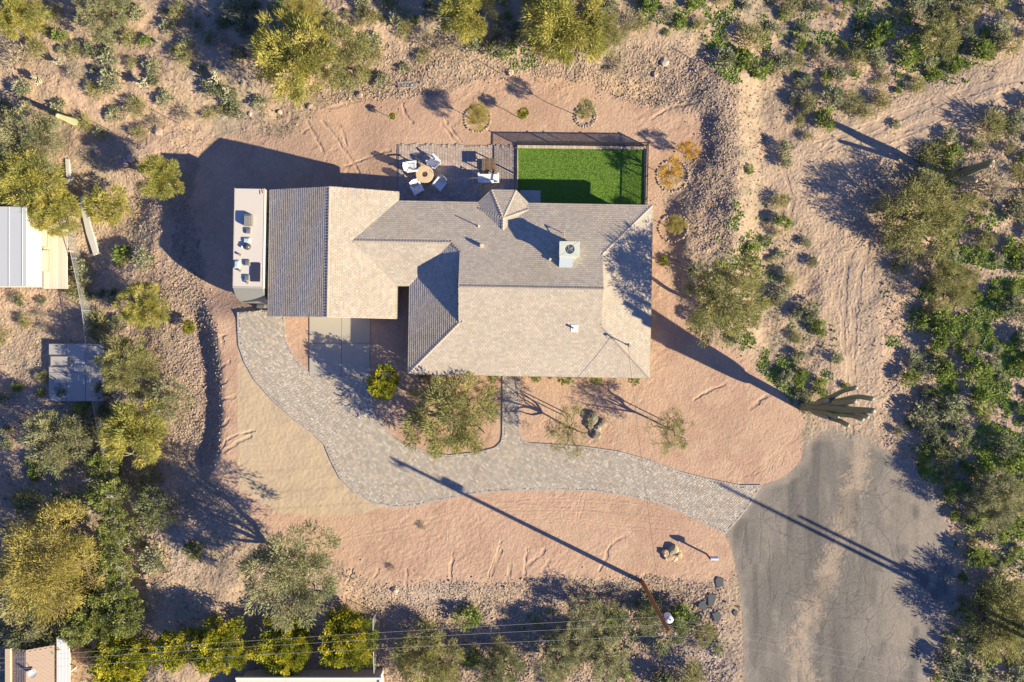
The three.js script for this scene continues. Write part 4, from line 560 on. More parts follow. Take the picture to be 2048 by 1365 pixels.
{
  const m = W(1427, 1118, 1.12), b = thing('mailbox', 'silver white mailbox on a rusty red post by the driveway mouth', 'mailbox', V(m.x - 0.22, terrain(m.x, m.z) - 0.05, m.z - 0.02));
  const red = mat(0.28, 0.09, 0.05); mesh('post', joined([box(0.1, 1.1, 0.1, 0, 0.55, 0), bar(V(0, 0.7, 0), V(0.3, 1.04, 0), 0.035), box(0.5, 0.05, 0.18, 0.18, 1.05, 0)]), red, b);
  const s = new THREE.Shape(); s.moveTo(-0.13, 0); s.lineTo(0.13, 0); s.lineTo(0.13, 0.13); s.absarc(0, 0.13, 0.13, 0, Math.PI, false); s.closePath();
  mesh('box', new THREE.ExtrudeGeometry(s, { depth: 0.56, bevelEnabled: true, bevelSize: 0.008, bevelThickness: 0.008, bevelSegments: 1 }).rotateY(Math.PI / 2).translate(0.0, 1.085, 0), mat(0.62, 0.63, 0.66, { metalness: 0.3, roughness: 0.4 }), b);
  mesh('flag', box(0.18, 0.05, 0.01, 0.2, 1.2, 0.15), red, b);
}
{
  const p = GP(1197, 1178), w = thing('meter_box', 'small rectangular water meter lid set in stony soil', 'meter box', V(p.x, p.y, p.z)); mesh('frame', joined([box(0.3, 0.1, 0.04, 0, 0.02, 0.17), box(0.3, 0.1, 0.04, 0, 0.02, -0.17), box(0.04, 0.1, 0.3, 0.13, 0.02, 0), box(0.04, 0.1, 0.3, -0.13, 0.02, 0)]), mat(0.42, 0.36, 0.3), w); mesh('lid', box(0.22, 0.06, 0.3, 0, 0.02, 0), mat(0.27, 0.22, 0.19), w);
  const q = GP(814, 170), g = thing('metal_grate', 'grey metal grate lying at the top edge of the back yard', 'grate', V(q.x, q.y + 0.06, q.z), 0.08); const gm = mat(0.45, 0.43, 0.42, { metalness: 0.4 });
  mesh('frame', joined([box(1.3, 0.04, 0.04, 0, 0, 0.2), box(1.3, 0.04, 0.04, 0, 0, -0.2), box(0.04, 0.04, 0.4, 0.65), box(0.04, 0.04, 0.4, -0.65)]), gm, g); for (let i = 0; i < 11; i++) mesh('grate_bar', box(0.02, 0.02, 0.38, -0.55 + i * 0.11, 0, 0), gm, g);
  const sg = cyl(0.025, 0.025, 1.35, 6), smt = mat(0.17, 0.12, 0.09);
  [[236, 269, 'beside the short saguaro'], [363, 250, 'in the middle of the desert upper left'], [492, 229, 'at the upper left corner of the yard'], [753, 189, 'right of the big yellow green tree'], [801, 176, 'beside the metal grate'], [1000, 146, 'above the bright green sapling'], [1400, 125, 'on the rocky slope upper right']].forEach(([x, y, l]) => { const c = GP(x, y), s = single('fence_stake', sg, smt, 'thin rusty fence stake ' + l, 'stake', 'fence stakes'); s.position.set(c.x, c.y - 0.15, c.z); });
  const tar = mat(0.075, 0.08, 0.085), rr = rngOf(8); ['upper', 'widest', 'leftmost', 'lower', 'roadside'].forEach((l, i) => { const [x, y, r] = [[1440, 1165, 0.42], [1424, 1198, 0.5], [1407, 1212, 0.4], [1434, 1232, 0.4], [1470, 1226, 0.22]][i], s = new THREE.Shape(); for (let k = 0; k < 9; k++) { const a = k / 9 * 6.283, d = r * (0.5 + 0.6 * rr()); k ? s.lineTo(Math.cos(a) * d, Math.sin(a) * d * 1.2) : s.moveTo(d, 0); } s.closePath(); const c = GP(x, y), o = single('asphalt_chunk', new THREE.ExtrudeGeometry(s, { depth: 0.09, bevelEnabled: false }).rotateX(-Math.PI / 2), tar, l + ' of the broken asphalt chunks left of the road', 'asphalt chunk', 'broken asphalt chunks'); o.position.set(c.x, c.y - 0.02, c.z); });
}
// ---------------------------------------------------------------- neighbours on the left and below
const topOf = (poly) => { let t = -9; for (let i = 0; i < poly.length; i++) { const a = poly[i], b = poly[(i + 1) % poly.length]; for (let k = 0; k <= 8; k++) t = Math.max(t, terrain((lerp(a[0], b[0], k / 8) - 1024) / PXM, (lerp(a[1], b[1], k / 8) - 682.5) / PXM)); } return t; };
{
  const h = thing('mobile_home', 'neighbouring mobile home with pale grey metal roof at left edge', 'house', V(-40.6, -1.05, -6.8), 0);
  const rf = mat(0.46, 0.475, 0.485, { roughness: 0.45 }), wl = mat(0.66, 0.60, 0.50), cream = [mat(0.58, 0.51, 0.40), mat(0.54, 0.47, 0.37), mat(0.62, 0.55, 0.45)], tm = mat(0.45, 0.36, 0.27);
  mesh('wall', box(11, 2.5, 5.5, 0, 1.25, 0), wl, h);
  const g = mesh('roof', joined([box(11.4, 0.08, 5.72, 0, 2.6, 0)]), rf, h); for (let i = 0; i < 12; i++) mesh('roof_seam', box(0.035, 0.03, 5.72, 5.4 - i * 0.95, 2.655, 0), rf, g);
  const dk = thing('porch_deck', 'cream plank deck beside the mobile home', 'deck', V(-34.05, -1.0, -6.75));
  for (let i = 0; i < 8; i++) mesh('plank', rbox(0.212, 0.05, 5.7, 0.01, -0.82 + i * 0.225, 0.62, 0), cream[(i * 5) % 3], dk);
  mesh('frame', joined([box(1.7, 0.16, 0.06, 0, 0.5, 2.7), box(1.7, 0.16, 0.06, 0, 0.5, -2.7)]), tm, dk); for (const x of [-0.75, 0.75]) for (const z of [-2.6, 0, 2.6]) mesh('post', box(0.1, 0.8, 0.1, x, 0.2, z), tm, dk);
  [[83, 473, 'upper'], [86, 522, 'lower']].forEach(([px, py, l]) => { const p = W(px, py, -0.3), f = thing('framed_panel', l + ' of two cream framed panels lying on the plank deck', 'panel', V(p.x, -0.345, p.z)); mesh('panel', box(0.9, 0.03, 1.5, 0, 0.03, 0), mat(0.62, 0.52, 0.38), f); mesh('frame', joined([box(0.98, 0.07, 0.05, 0, 0.03, 0.77), box(0.98, 0.07, 0.05, 0, 0.03, -0.77), box(0.05, 0.07, 1.5, 0.46, 0.03, 0), box(0.05, 0.07, 1.5, -0.46, 0.03, 0)]), tm, f); });
  const tp = GP(113, 475), tk = thing('stock_tank', 'oval galvanised stock tank right of the plank deck', 'tank', V(tp.x, tp.y, tp.z)); const ts = new THREE.Shape(); ts.absarc(0.28, 0, 0.3, -Math.PI / 2, Math.PI / 2); ts.absarc(-0.28, 0, 0.3, Math.PI / 2, Math.PI * 1.5); ts.closePath(); mesh('tank_wall', new THREE.ExtrudeGeometry(ts, { depth: 0.5, bevelEnabled: true, bevelSize: 0.02, bevelThickness: 0.02, bevelSegments: 1 }).rotateX(-Math.PI / 2), mat(0.5, 0.5, 0.5, { metalness: 0.3, roughness: 0.5 }), tk);
}
{ // old raised slab
  const poly = [[75, 690], [183, 685], [186, 803], [80, 807]], top = topOf(poly) + 0.3, o = thing('raised_slab', 'old raised concrete slab in tree shade at left', 'slab', V(0, 0, 0));
  const c = [mat(0.36, 0.34, 0.32), mat(0.33, 0.315, 0.30), mat(0.39, 0.365, 0.34)]; let k = 0;
  for (const [x0, x1] of [[75, 111], [111.5, 150], [150.5, 186]]) for (const [y0, y1] of [[688, 746], [746.6, 806]]) mesh('concrete_panel', slab([[x0, y0], [x1, y0], [x1, y1], [x0, y1]], top - (k % 3) * 0.008, 0.9, 0.02), c[k++ % 3], o);
  const rg = (X0, Y0, X1, Y1, w, hh) => [[X0, Y0, X1, Y0 + w], [X0, Y1 - w, X1, Y1], [X0, Y0 + w, X0 + w, Y1 - w], [X1 - w, Y0 + w, X1, Y1 - w]].map(([a, b, d, e]) => slab([[a, b], [d, b], [d, e], [a, e]], top + hh, hh + 0.05, 0));
  for (const g of rg(80, 713, 122, 737, 2, 0.1)) mesh('curb', g, mat(0.2, 0.18, 0.17), o);
}
{ // chain-link fences
  const pat = (() => { const n = 64, d = new Uint8Array(n * n * 4); for (let j = 0; j < n; j++) for (let i = 0; i < n; i++) { const a = (i + j) % 32, b = (i - j + 64) % 32, v = Math.min(a, b) < 4 ? 255 : 0, k = (j * n + i) * 4; d[k] = d[k + 1] = d[k + 2] = v; d[k + 3] = 255; } const t = new THREE.DataTexture(d, n, n); t.wrapS = t.wrapT = THREE.RepeatWrapping; t.magFilter = THREE.LinearFilter; t.needsUpdate = true; return t; })();
  const link = new THREE.MeshStandardMaterial({ alphaMap: pat, transparent: true, side: THREE.DoubleSide, roughness: 0.6 }); link.color.setRGB(0.42, 0.43, 0.43);
  const galv = mat(0.36, 0.37, 0.37, { metalness: 0.3, roughness: 0.5 });
  const fence = (pts, H, label) => {
    const f = thing('chain_link_fence', label, 'fence', V(0, 0, 0));
    for (let i = 0; i < pts.length; i++) {
      const a = GP(...pts[i]); mesh('post', cyl(0.03, 0.03, H + 0.25, 8), galv, f).position.set(a.x, a.y - 0.2, a.z);
      if (i + 1 < pts.length) { const b = GP(...pts[i + 1]), L = a.distanceTo(b); mesh('top_rail', bar(V(a.x, a.y + H, a.z), V(b.x, b.y + H, b.z), 0.022), galv, f);
        const g = new THREE.BufferGeometry(); g.setAttribute('position', new THREE.Float32BufferAttribute([a.x, a.y + 0.03, a.z, b.x, b.y + 0.03, b.z, a.x, a.y + H - 0.03, a.z, b.x, b.y + H - 0.03, b.z], 3)); g.setAttribute('uv', new THREE.Float32BufferAttribute([0, 0, L * 9, 0, 0, H * 9, L * 9, H * 9], 2)); g.setIndex([0, 1, 2, 2, 1, 3]); g.computeVertexNormals(); mesh('wire_mesh', g, link, f); }
    }
  };
  fence([[99, 318], [112, 345], [128, 385], [141, 430], [153, 478], [163, 520], [173, 568], [183, 622], [190, 680], [194, 730], [202, 790], [212, 850], [222, 905], [231, 960], [238, 1020], [246, 1085], [253, 1150], [259, 1205], [264, 1262]], 1.25, 'long grey chain link fence along the left property line');
  fence([[752, 1226], [752, 1262], [753, 1300], [754, 1345], [755, 1400]], 1.2, 'short chain link fence right of the citrus row');
  const cm = mat(0.47, 0.455, 0.42);
  for (const [poly, l] of [[[[118, 312], [126, 314], [128, 352], [121, 362]], 'short grey concrete strip beside the upper chain link fence'], [[[136, 386], [145, 384], [158, 442], [175, 502], [165, 507], [150, 462], [139, 412]], 'tapering grey concrete strip beside the chain link fence']]) single('concrete_strip', slab(poly, topOf(poly) + 0.06, 0.5), cm, l, 'concrete');
}
{ // house at the bottom left, and the roof edge at the bottom
  const o = thing('neighbour_house', 'brown shingled neighbouring house in the lower left corner', 'house', V(0, 0, 0));
  const y0 = -1, eave = 1.5, rr = rngOf(61), tn = [mat(0.26, 0.195, 0.155), mat(0.30, 0.225, 0.18), mat(0.23, 0.175, 0.145)];
  const X = (px, h) => (px - 1024) / FOCAL * (CAM_H - h), zT = (1297 - 682.5) / FOCAL * (CAM_H - 2), zB = zT + 8;
  const xr = X(52, 2.3), xe = X(108, eave), xw = X(24, 1.95);
  mesh('wall', box(xe - xw + 2.6, 2.6, 7.4, (xe + xw) / 2 - 1.5, y0 + 1.1, (zT + zB) / 2), mat(0.55, 0.45, 0.35), o);
  const slope = (name, xa, ha, xb, hb) => { const L = Math.hypot(xb - xa, hb - ha), g = mesh(name, box(L, 0.06, zB - zT, 0, -0.05, 0), tn[0], o); g.position.set((xa + xb) / 2, (ha + hb) / 2, (zT + zB) / 2); g.rotation.z = Math.atan2(hb - ha, xb - xa); const n = Math.round(L / 0.16), s = hb < ha ? 1 : -1;
    const cs = []; for (let i = 0; i < n; i++) for (let z = -(zB - zT) / 2; z < (zB - zT) / 2; z += 0.3) cs.push(box(0.17, 0.02, 0.29, 0, 0.005 + rr() * 0.006, 0).rotateZ(s * 0.1).translate(-L / 2 + (i + 0.5) * L / n, 0, z + 0.15 + (i % 2) * 0.14)); const q = mesh('shingles', joined(cs), tn[1], g); q.userData.kind = 'stuff'; };
  slope('east_roof', xr, 2.35, xe, eave); slope('west_roof', xw, 1.95, xr - 0.01, 2.34);
  mesh('parapet', box(0.36, 0.5, zB - zT, xw - 0.2, 1.9, (zT + zB) / 2), mat(0.48, 0.37, 0.26), o); slope('lower_roof', xw - 3, 1.8, xw - 0.4, 1.5);
  const pc = thing('patio_cover', 'white metal patio cover beside the lower left house', 'patio cover', V(0, 0, 0)); const wp = mat(0.60, 0.60, 0.60, { roughness: 0.5 }), xp = xe + 0.05;
  for (let i = 0; i < 4; i++) mesh('roof_panel', rbox(0.225, 0.05, 6.5, 0.01, xp + 0.12 + i * 0.232, 1.32 - i * 0.01, zT - 0.5 + 3.25), wp, pc); for (const z of [0, 3, 5.8]) mesh('post', box(0.08, 2.45, 0.08, xp + 0.2, 0.1, zT - 0.4 + z), wp, pc);
  const dp = W(64, 1349, 2.5), d = thing('satellite_dish', 'pale satellite dish on the brown shingle roof', 'satellite dish', V(dp.x, 2.0, dp.z), 2.4); mesh('dish', new THREE.SphereGeometry(0.62, 20, 8, 0, 6.283, 0, 0.45).rotateX(Math.PI).translate(0, 0.62, 0).rotateX(0.75).translate(0, 0.5, 0), mat(0.5, 0.52, 0.53, { side: THREE.DoubleSide }), d); mesh('mast', joined([cyl(0.03, 0.03, 0.55, 8, 0, -0.05, 0), bar(V(0, 0.4, 0.1), V(0, 0.75, 0.45), 0.015)]), steel, d);
  const c = thing('low_building', 'low pale flat roofed building at the bottom edge', 'building', V(0, 0, 0)), zz = (1357 - 682.5) / FOCAL * (CAM_H - 1.2); const xa = X(470, 1.2), xb = X(762, 1.2);
  mesh('wall', box(xb - xa - 0.4, 2.4, 5, (xa + xb) / 2, -0.3, zz + 2.8), mat(0.6, 0.52, 0.42), c); mesh('roof', rbox(xb - xa, 0.14, 5.6, 0.02, (xa + xb) / 2, 1.0, zz + 2.8), mat(0.62, 0.56, 0.48), c); mesh('roof_edge', joined([box(xb - xa, 0.1, 0.14, (xa + xb) / 2, 1.12, zz + 0.07), box(0.14, 0.1, 5.4, xb - 0.07, 1.12, zz + 2.8)]), mat(0.72, 0.68, 0.62), c);
}
// ---------------------------------------------------------------- saguaros
const cactusMat = new THREE.MeshStandardMaterial({ vertexColors: true, roughness: 0.85 });
function ribbed(pts, r0, r1, ribs = 13) { // fluted column along points, rounded pale tip
  const cur = new THREE.CatmullRomCurve3(pts), n = 30, seg = ribs * 4, pos = [], col = [], ind = [], L = cur.getLength(), fr = cur.computeFrenetFrames(n, false), up = V(0.31, 0.2, 0.93);
  for (let i = 0; i <= n + 5; i++) {
    const t = Math.min(1, i / n), p = cur.getPointAt(t), T = cur.getTangentAt(t), A = new THREE.Vector3().crossVectors(up, T).normalize(), B = new THREE.Vector3().crossVectors(T, A);
    let r = lerp(r0, r1, t) * (0.85 + 0.15 * Math.sin(Math.PI * Math.min(1, t * 1.4))), push = 0; if (i > n) { const a = (i - n) / 5 * Math.PI / 2; push = Math.sin(a) * r1 * 0.8; r *= Math.max(0.02, Math.cos(a)); p.addScaledVector(T, push); }
    for (let k = 0; k <= seg; k++) { const a = k / seg * 6.28318, f = 1 + 0.15 * Math.cos(a * ribs), q = p.clone().addScaledVector(A, Math.cos(a) * r * f).addScaledVector(B, Math.sin(a) * r * f); pos.push(q.x, q.y, q.z); const rib = 0.5 + 0.5 * Math.cos(a * ribs), w = i >= n + 1 ? 0.75 : i >= n - 1 ? 0.25 : 0.34 * rib * rib, c = [0.235, 0.245, 0.135], d = [0.52, 0.46, 0.29], j = 0.9 + 0.2 * hash2(i, k); col.push(lerp(c[0], d[0], w) * j, lerp(c[1], d[1], w) * j, lerp(c[2], d[2], w) * j); }
  }
  const S = seg + 1; for (let i = 0; i < n + 5; i++) for (let k = 0; k < seg; k++) { const a = i * S + k; ind.push(a, a + 1, a + S, a + 1, a + S + 1, a + S); }
  const g = new THREE.BufferGeometry(); g.setAttribute('position', new THREE.Float32BufferAttribute(pos, 3)); g.setAttribute('color', new THREE.Float32BufferAttribute(col, 3)); g.setIndex(ind); g.computeVertexNormals(); return g;
}
function saguaro(base, trunkTip, tr, arms, label) {
  const o = thing('saguaro', label, 'cactus', base), tip = trunkTip.clone().sub(base), ax = (h) => V(tip.x * h / tip.y, h, tip.z * h / tip.y);
  mesh('trunk', ribbed([V(0, -0.2, 0), ax(tip.y * 0.35), ax(tip.y * 0.7), tip], tr, tr * 0.62, 16), cactusMat, o);
  for (const [p, h0, r] of arms) { const q = p.clone().sub(base), s = ax(h0), out = V(q.x - s.x, 0, q.z - s.z), l = Math.hypot(out.x, out.z) || 1; out.multiplyScalar(1 / l); const k = Math.min(Math.max(l * 0.5, 0.4), 0.6); mesh('arm', ribbed([s, s.clone().add(V(out.x * k * 0.6, 0.08, out.z * k * 0.6)), V(lerp(s.x + out.x * k * 0.75, q.x, 0.35), lerp(h0 + 0.3, q.y, 0.35), lerp(s.z + out.z * k * 0.75, q.z, 0.35)), V(lerp(s.x + out.x * k * 0.9, q.x, 0.7) + (hash2(h0 * 100 | 0, 3) - 0.5) * 0.3, lerp(h0 + 0.3, q.y, 0.7), lerp(s.z + out.z * k * 0.9, q.z, 0.7) + (hash2(h0 * 100 | 0, 9) - 0.5) * 0.34), q], r, r * 0.95, 11), cactusMat, o); }
}
{
  const b = GP(1604, 815), at = (px, py, h) => W(px, py, h);
  saguaro(b, at(1746, 822, 9.5), 0.3, [[at(1712, 776, 7.4), 2.3, 0.168], [at(1745, 798, 9.2), 2.5, 0.168], [at(1710, 803, 7.5), 2.9, 0.168], [at(1697, 815, 6.6), 2.6, 0.168], [at(1735, 834, 9.0), 3.0, 0.168], [at(1725, 839, 8.4), 2.6, 0.168], [at(1655, 836, 4.7), 2.0, 0.168], [at(1675, 835, 5.9), 2.3, 0.168], [at(1696, 851, 7.1), 2.1, 0.168], [at(1657, 802, 4.5), 2.1, 0.168]], 'huge many armed saguaro at the head of the road');
  const c = GP(1895, 353); saguaro(c, at(1985, 322, 4.9), 0.26, [[at(1980, 332, 4.5), 2.0, 0.13], [at(1921, 325, 2.5), 1.4, 0.15], [at(1952, 362, 3.4), 1.6, 0.15]], 'three armed saguaro beside the wide olive tree at right');
  const d = GP(158, 248); saguaro(d, at(114, 231, 1.9), 0.27, [], 'short unbranched saguaro at the upper left');
}
// ---------------------------------------------------------------- trees and shrubs
const leafMat = new THREE.MeshPhysicalMaterial({ vertexColors: true, roughness: 1, side: THREE.DoubleSide, transmission: 0.4, thickness: 0, ior: 1.2, specularIntensity: 0.15 });
const bark = { brown: mat(0.16, 0.115, 0.085), green: mat(0.24, 0.25, 0.10), grey: mat(0.34, 0.31, 0.28), dark: mat(0.10, 0.08, 0.065) };
function limb(list, a, b, r0, r1, rr, bend = 0.12, n = 4, sides = 5) { const L = a.distanceTo(b), m = [a]; for (let i = 1; i < n; i++) { const p = a.clone().lerp(b, i / n); p.x += (rr() - 0.5) * L * bend; p.y += (rr() - 0.3) * L * bend; p.z += (rr() - 0.5) * L * bend; m.push(p); } m.push(b);
  const c = new THREE.CatmullRomCurve3(m), g = new THREE.TubeGeometry(c, n * 2, 1, sides), p = g.attributes.position, row = sides + 1; for (let i = 0; i <= n * 2; i++) { const q = c.getPointAt(i / (n * 2)), r = lerp(r0, r1, i / (n * 2)); for (let k = 0; k < row; k++) { const j = i * row + k; p.setXYZ(j, q.x + (p.getX(j) - q.x) * r, q.y + (p.getY(j) - q.y) * r, q.z + (p.getZ(j) - q.z) * r); } } g.computeVertexNormals(); list.push(g); return c; }
const KINDS = { // clump count, leaves per clump, leaf length and width, droop, colours, crown flatness, openness
  palo: { cl: 98, lf: 150, len: 0.19, wid: 0.021, droop: -0.05, cr: 0.18, tones: [[0.44, 0.40, 0.10], [0.38, 0.37, 0.105], [0.50, 0.44, 0.125], [0.31, 0.32, 0.09]], flat: 0.5, bark: 'green' },
  olive: { cl: 96, lf: 140, len: 0.16, wid: 0.021, droop: -0.1, cr: 0.17, tones: [[0.34, 0.32, 0.125], [0.29, 0.285, 0.12], [0.39, 0.36, 0.15], [0.25, 0.26, 0.105]], flat: 0.5, bark: 'brown' },
  grey: { cl: 94, lf: 150, len: 0.14, wid: 0.023, droop: -0.12, cr: 0.17, tones: [[0.335, 0.325, 0.175], [0.29, 0.295, 0.155], [0.39, 0.37, 0.205], [0.24, 0.255, 0.13]], flat: 0.45, bark: 'brown' },
  gold: { cl: 130, lf: 230, len: 0.10, wid: 0.0125, droop: -0.15, cr: 0.18, tones: [[0.46, 0.385, 0.11], [0.40, 0.345, 0.105], [0.52, 0.44, 0.135], [0.33, 0.30, 0.09]], flat: 0.45, bark: 'brown' },
  lush: { cl: 90, lf: 100, len: 0.12, wid: 0.05, droop: 0, cr: 0.16, tones: [[0.195, 0.24, 0.06], [0.27, 0.30, 0.085], [0.145, 0.185, 0.05], [0.34, 0.34, 0.12]], flat: 0.55, bark: 'grey' },
  citrus: { cl: 130, lf: 120, len: 0.11, wid: 0.062, droop: 0, cr: 0.18, tones: [[0.22, 0.25, 0.028], [0.34, 0.34, 0.035], [0.15, 0.185, 0.025], [0.48, 0.42, 0.045]], flat: 0.65, bark: 'brown', dense: 1 },
  dark: { cl: 76, lf: 130, len: 0.14, wid: 0.026, droop: -0.05, cr: 0.18, tones: [[0.18, 0.205, 0.095], [0.23, 0.25, 0.12], [0.14, 0.165, 0.075], [0.30, 0.305, 0.15]], flat: 0.5, bark: 'dark' },
  sparse: { cl: 52, lf: 80, len: 0.15, wid: 0.019, droop: -0.2, cr: 0.17, tones: [[0.36, 0.33, 0.15], [0.31, 0.32, 0.13], [0.40, 0.36, 0.19], [0.26, 0.27, 0.115]], flat: 0.45, bark: 'brown', open: 1 },
  orange: { cl: 50, lf: 90, len: 0.15, wid: 0.045, droop: -0.05, cr: 0.2, tones: [[0.62, 0.39, 0.07], [0.54, 0.31, 0.06], [0.66, 0.45, 0.10], [0.42, 0.30, 0.07]], flat: 0.6, bark: 'brown' },
};
const protoCache = new Map();
function treeProto(kind, variant, lo) { // unit crown: radius 1, crown centre at y = 0, top near flat
  const key = kind + variant + (lo ? 'lo' : ''); if (protoCache.has(key)) return protoCache.get(key);
  const K = { ...KINDS[kind] }; if (lo) { K.lf = Math.round(K.lf * 0.4); K.len *= 1.45; K.wid *= 1.6; K.cl = Math.round(K.cl * 0.8); } const rr = rngOf(1000 + variant * 77 + kind.length * 13 + kind.charCodeAt(0)), pos = [], col = [], wood = [];
  const fork = V((rr() - 0.5) * 0.1, -K.flat - 0.18, (rr() - 0.5) * 0.1), nl = 5 + Math.floor(rr() * 3), limbs = [];
  for (let i = 0; i < nl; i++) { const a = i / nl * 6.283 + rr() * 0.7, d = 0.55 + 0.25 * rr(); limbs.push(limb(wood, fork.clone(), V(Math.cos(a) * d, (rr() * 0.7 - 0.15) * K.flat, Math.sin(a) * d), 0.034, 0.012, rr, 0.16)); }
  limbs.push(limb(wood, fork.clone(), V((rr() - 0.5) * 0.3, K.flat * 0.7, (rr() - 0.5) * 0.3), 0.034, 0.012, rr, 0.16));
  const lobes = Array.from({ length: 9 }, () => [rr() * 6.283, 0.75 + 0.35 * rr()]);
  for (let c = 0; c < K.cl; c++) {
    const a = rr() * 6.283; let el = Math.asin(clamp(rr() * 1.45 - 0.45, -1, 1)); const rad = Math.pow(rr(), 0.45), lobe = lobes.reduce((m, [la, lv]) => { const d = Math.abs(Math.atan2(Math.sin(a - la), Math.cos(a - la))); return d < 0.45 ? Math.max(m, lv) : m; }, 0.9);
    const C = V(Math.cos(a) * Math.cos(el) * rad * lobe, Math.sin(el) * rad * K.flat * (0.8 + 0.4 * rr()), Math.sin(a) * Math.cos(el) * rad * lobe);
    let best = null, bd = 9; for (const l of limbs) for (const t of [0.5, 0.75, 1]) { const p = l.getPointAt(t), d = p.distanceTo(C); if (d < bd) { bd = d; best = p; } }
    if (c % 2 === 0 || K.open) limb(wood, best.clone(), C, 0.011, 0.004, rr, 0.2, 2, 3);
    const tone = K.tones[Math.floor(rr() * 4)], ct = 0.82 + 0.36 * rr(), out = C.clone().setY(C.y * 0.6 + 0.15).normalize(), cr = K.cr * (0.7 + 0.6 * rr());
    for (let k = 0; k < K.lf; k++) {
      const d = V(rr() * 2 - 1, rr() * 2 - 1, rr() * 2 - 1); if (d.lengthSq() > 1) { k--; continue; } d.normalize(); const st = Math.pow(rr(), 0.6) * cr, P = C.clone().addScaledVector(d, st); P.y -= Math.abs(K.droop) * st * 0.5;
      const D = d.clone().multiplyScalar(0.8).add(out.clone().multiplyScalar(0.75)); D.y += K.droop * 3 * rr(); D.x += (rr() - 0.5) * 0.7; D.z += (rr() - 0.5) * 0.7; D.normalize();
      const S = new THREE.Vector3().crossVectors(D, V(rr() - 0.5, rr() + 0.2, rr() - 0.5)).normalize(), l = K.len * (0.45 + 0.75 * rr()) * 0.5, w = K.wid * (0.6 + 0.7 * rr()) * 0.5;
      const A = P.clone().addScaledVector(S, w), B = P.clone().addScaledVector(S, -w), E = P.clone().addScaledVector(D, l); pos.push(A.x, A.y, A.z, B.x, B.y, B.z, E.x, E.y, E.z); const q = ct * (0.8 + 0.4 * rr()), t = rr() < 0.2 ? K.tones[Math.floor(rr() * 4)] : tone; for (let z = 0; z < 3; z++) col.push(t[0] * q, t[1] * q, t[2] * q);
    }
  }
  const pr = { crown: triGeo(pos, col), limbs: joined(wood), fork, bark: bark[K.bark] }; protoCache.set(key, pr); return pr;
}
